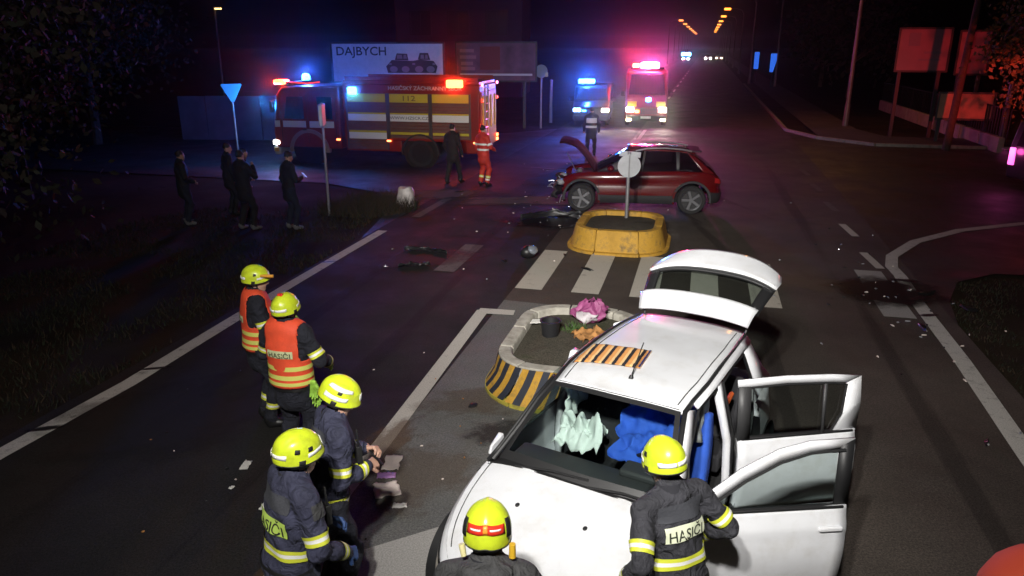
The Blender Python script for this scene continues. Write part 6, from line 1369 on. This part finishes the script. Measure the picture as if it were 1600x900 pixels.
bent('torn_trim', 'long thin black trim strip behind the flattened trim on the left lane', (-1.85, 13.6, 0), .6, .06, .05, BP, 6, R(12))
lmp = thing('headlamp_unit', 'broken headlamp unit with bluish lens lying beside the zebra crossing', 'debris', (.32, 14.2, 0), R(30)); q = MB(); q.ball((0, 0, .13), (.17, .13, .13), 8, 12); q.build('housing', BP, lmp); q = MB(); q.ball((.05, -.05, .17), (.13, .10, .10), 8, 12); q.build('lens', mat('lens_glossy', (.35, .38, .45), .06, .6), lmp)
for x, y, a, b_, lb in ((-.15, 14.0, .25, .14, 'small black shard on the lane left of the zebra crossing'), (1.40, 13.4, .42, .10, 'long black shard lying across the zebra stripes'), (1.05, 14.4, .16, .06, 'tiny dark chip at the far end of the first zebra stripe'), (7.0, 12.0, .5, .22, 'black scrap of plastic on the right edge line'), (7.25, 11.2, .36, .2, 'jagged black scrap beside the right edge line on the grass'), (6.1, 10.4, .45, .10, 'thin black strip lying on the right lane'), (5.0, 7.0, .22, .06, 'small black strip on asphalt near the open doors'), (-.45, 7.85, .17, .10, 'black chip of plastic on the grey asphalt near the white car'), (3.0, 11.6, .5, .12, 'black strip lying behind the open tailgate'), (-1.5, 21.2, .3, .2, 'dark lump near the walking person')):
    shard('debris_shard', lb, (x, y, .008), a, b_, .035, BP, int(x * 100 + y * 10))
rnd = random.Random(5)
for k in range(140):
    n_, s_ = (rnd.uniform(-6.5, 3.2), rnd.uniform(11.5, 27)) if k % 3 == 0 else (rnd.gauss(-3.6, 1.3), rnd.gauss(18.6, 2.0)) if k % 3 == 1 else (rnd.gauss(3.3, .5), rnd.gauss(12.5, 2.2)); p = W(n_, s_, .006); shard('glass_fragment', 'tiny broken fragment scattered on the road around the wreck', p, rnd.uniform(.025, .11), rnd.uniform(.02, .05), .02, (PS, BP, CREAM)[k % 7 % 3], 100 + k, 'fragments scattered on the road', 'fragment')
for k in range(26):
    n_, s_ = rnd.uniform(-6.0, -1.2), rnd.uniform(4.5, 9); p = W(n_, s_, .006); shard('road_crumb', 'tiny crumb or leaf scattered on the near asphalt', p, rnd.uniform(.02, .05), rnd.uniform(.02, .04), .012, (CREAM, mat('leaf_orange', (.40, .18, .05), .8), BP)[k % 3], 200 + k, 'crumbs on the near asphalt', 'crumb')
for x, y, a, b_, m, lb in ((-1.20, 6.60, .28, .17, CREAM, 'beige crumpled paper, uppermost of the litter by the white line'), (-1.18, 6.12, .24, .24, CREAM, 'large beige crumpled paper among the litter by the white line'), (-1.22, 6.36, .18, .10, mat('wrapper_purple', (.35, .18, .40), .35), 'shiny purple wrapper between the two beige papers'), (-1.02, 5.86, .13, .07, PAPER, 'small beige scrap just below the paper litter'), (-2.65, 6.55, .16, .08, PAPER, 'pale scrap of paper on the left lane near the tabard firefighters'), (-2.25, 5.85, .12, .05, PAPER, 'thin white paper strip on the left lane'), (-2.65, 6.15, .05, .04, PAPER, 'tiny white paper dot on the left lane')):
    crumpled('paper_scrap', lb, 'paper', (x, y, .01), rnd.uniform(0, 3), a, b_, .022, m, rnd.randint(1, 90))
sk = MB()
def sackf(u, v):
    a = u * 6.283; r = .24 * (1 - .35 * v ** 3) * (1 + .22 * nz3(math.cos(a) * 1.5, math.sin(a) * 1.5, v * 2.5)); return (r * math.cos(a), r * .8 * math.sin(a), .50 * v + .05 * nz3(a, 3, v))
sk.grid(sackf, 22, 10); sk.add([sackf(k / 22, 1) for k in range(22)] + [(0, 0, .46)], [(k, (k + 1) % 22, 22) for k in range(22)]); so_ = sk.build('plastic_drum', mat('drum_white', (.55, .50, .48), .5, var=.25, vscale=9), None, 50); so_.location = (-2.75, 19.2, 0); tag(so_, 'dented off-white plastic container standing at the left road edge', 'container')
# unidentified rounded orange shape at the lower right, built as a cover on an added stand
ov = thing('orange_cover', 'rounded orange-red lamp cover on a grey stand at the lower right', 'lamp cover', (1.63, 1.86, 0)); q = MB(); q.ball((0, 0, 2.36), (.20, .20, .20), 12, 18); q.build('cover', mat('cover_orange', (.62, .075, .03), .75), ov); MB().cyl((0, 0, 0), (0, 0, 2.2), .05).build('stand', POST, ov); MB().cyl((0, 0, 2.12), (0, 0, 2.24), .17).build('collar', BLK, ov); MB().box((0, 0, .02), (.5, .5, .04)).build('base', POST, ov)
# ================================================================== haze added in place of lens glow round the lights
hz = MB(); hz.box((0, 300, 6.0), (1240, 1240, 15.0)); hzm = bpy.data.materials.new('bloom_haze'); hzm.use_nodes = True
hn = hzm.node_tree.nodes; hn.remove(hn['Principled BSDF']); pv_ = hn.new('ShaderNodeVolumePrincipled'); pv_.inputs['Color'].default_value = (.95, .95, .97, 1); pv_.inputs['Density'].default_value = .0009; pv_.inputs['Anisotropy'].default_value = .968
hzm.node_tree.links.new(pv_.outputs[0], hn['Material Output'].inputs['Volume']); ho_ = hz.build('haze', hzm, smooth=0); ho_['kind'] = 'stuff'; ho_['label'] = 'thin haze added for the lens glow round the emergency lights'; ho_['category'] = 'haze'
scene.cycles.volume_bounces = 0
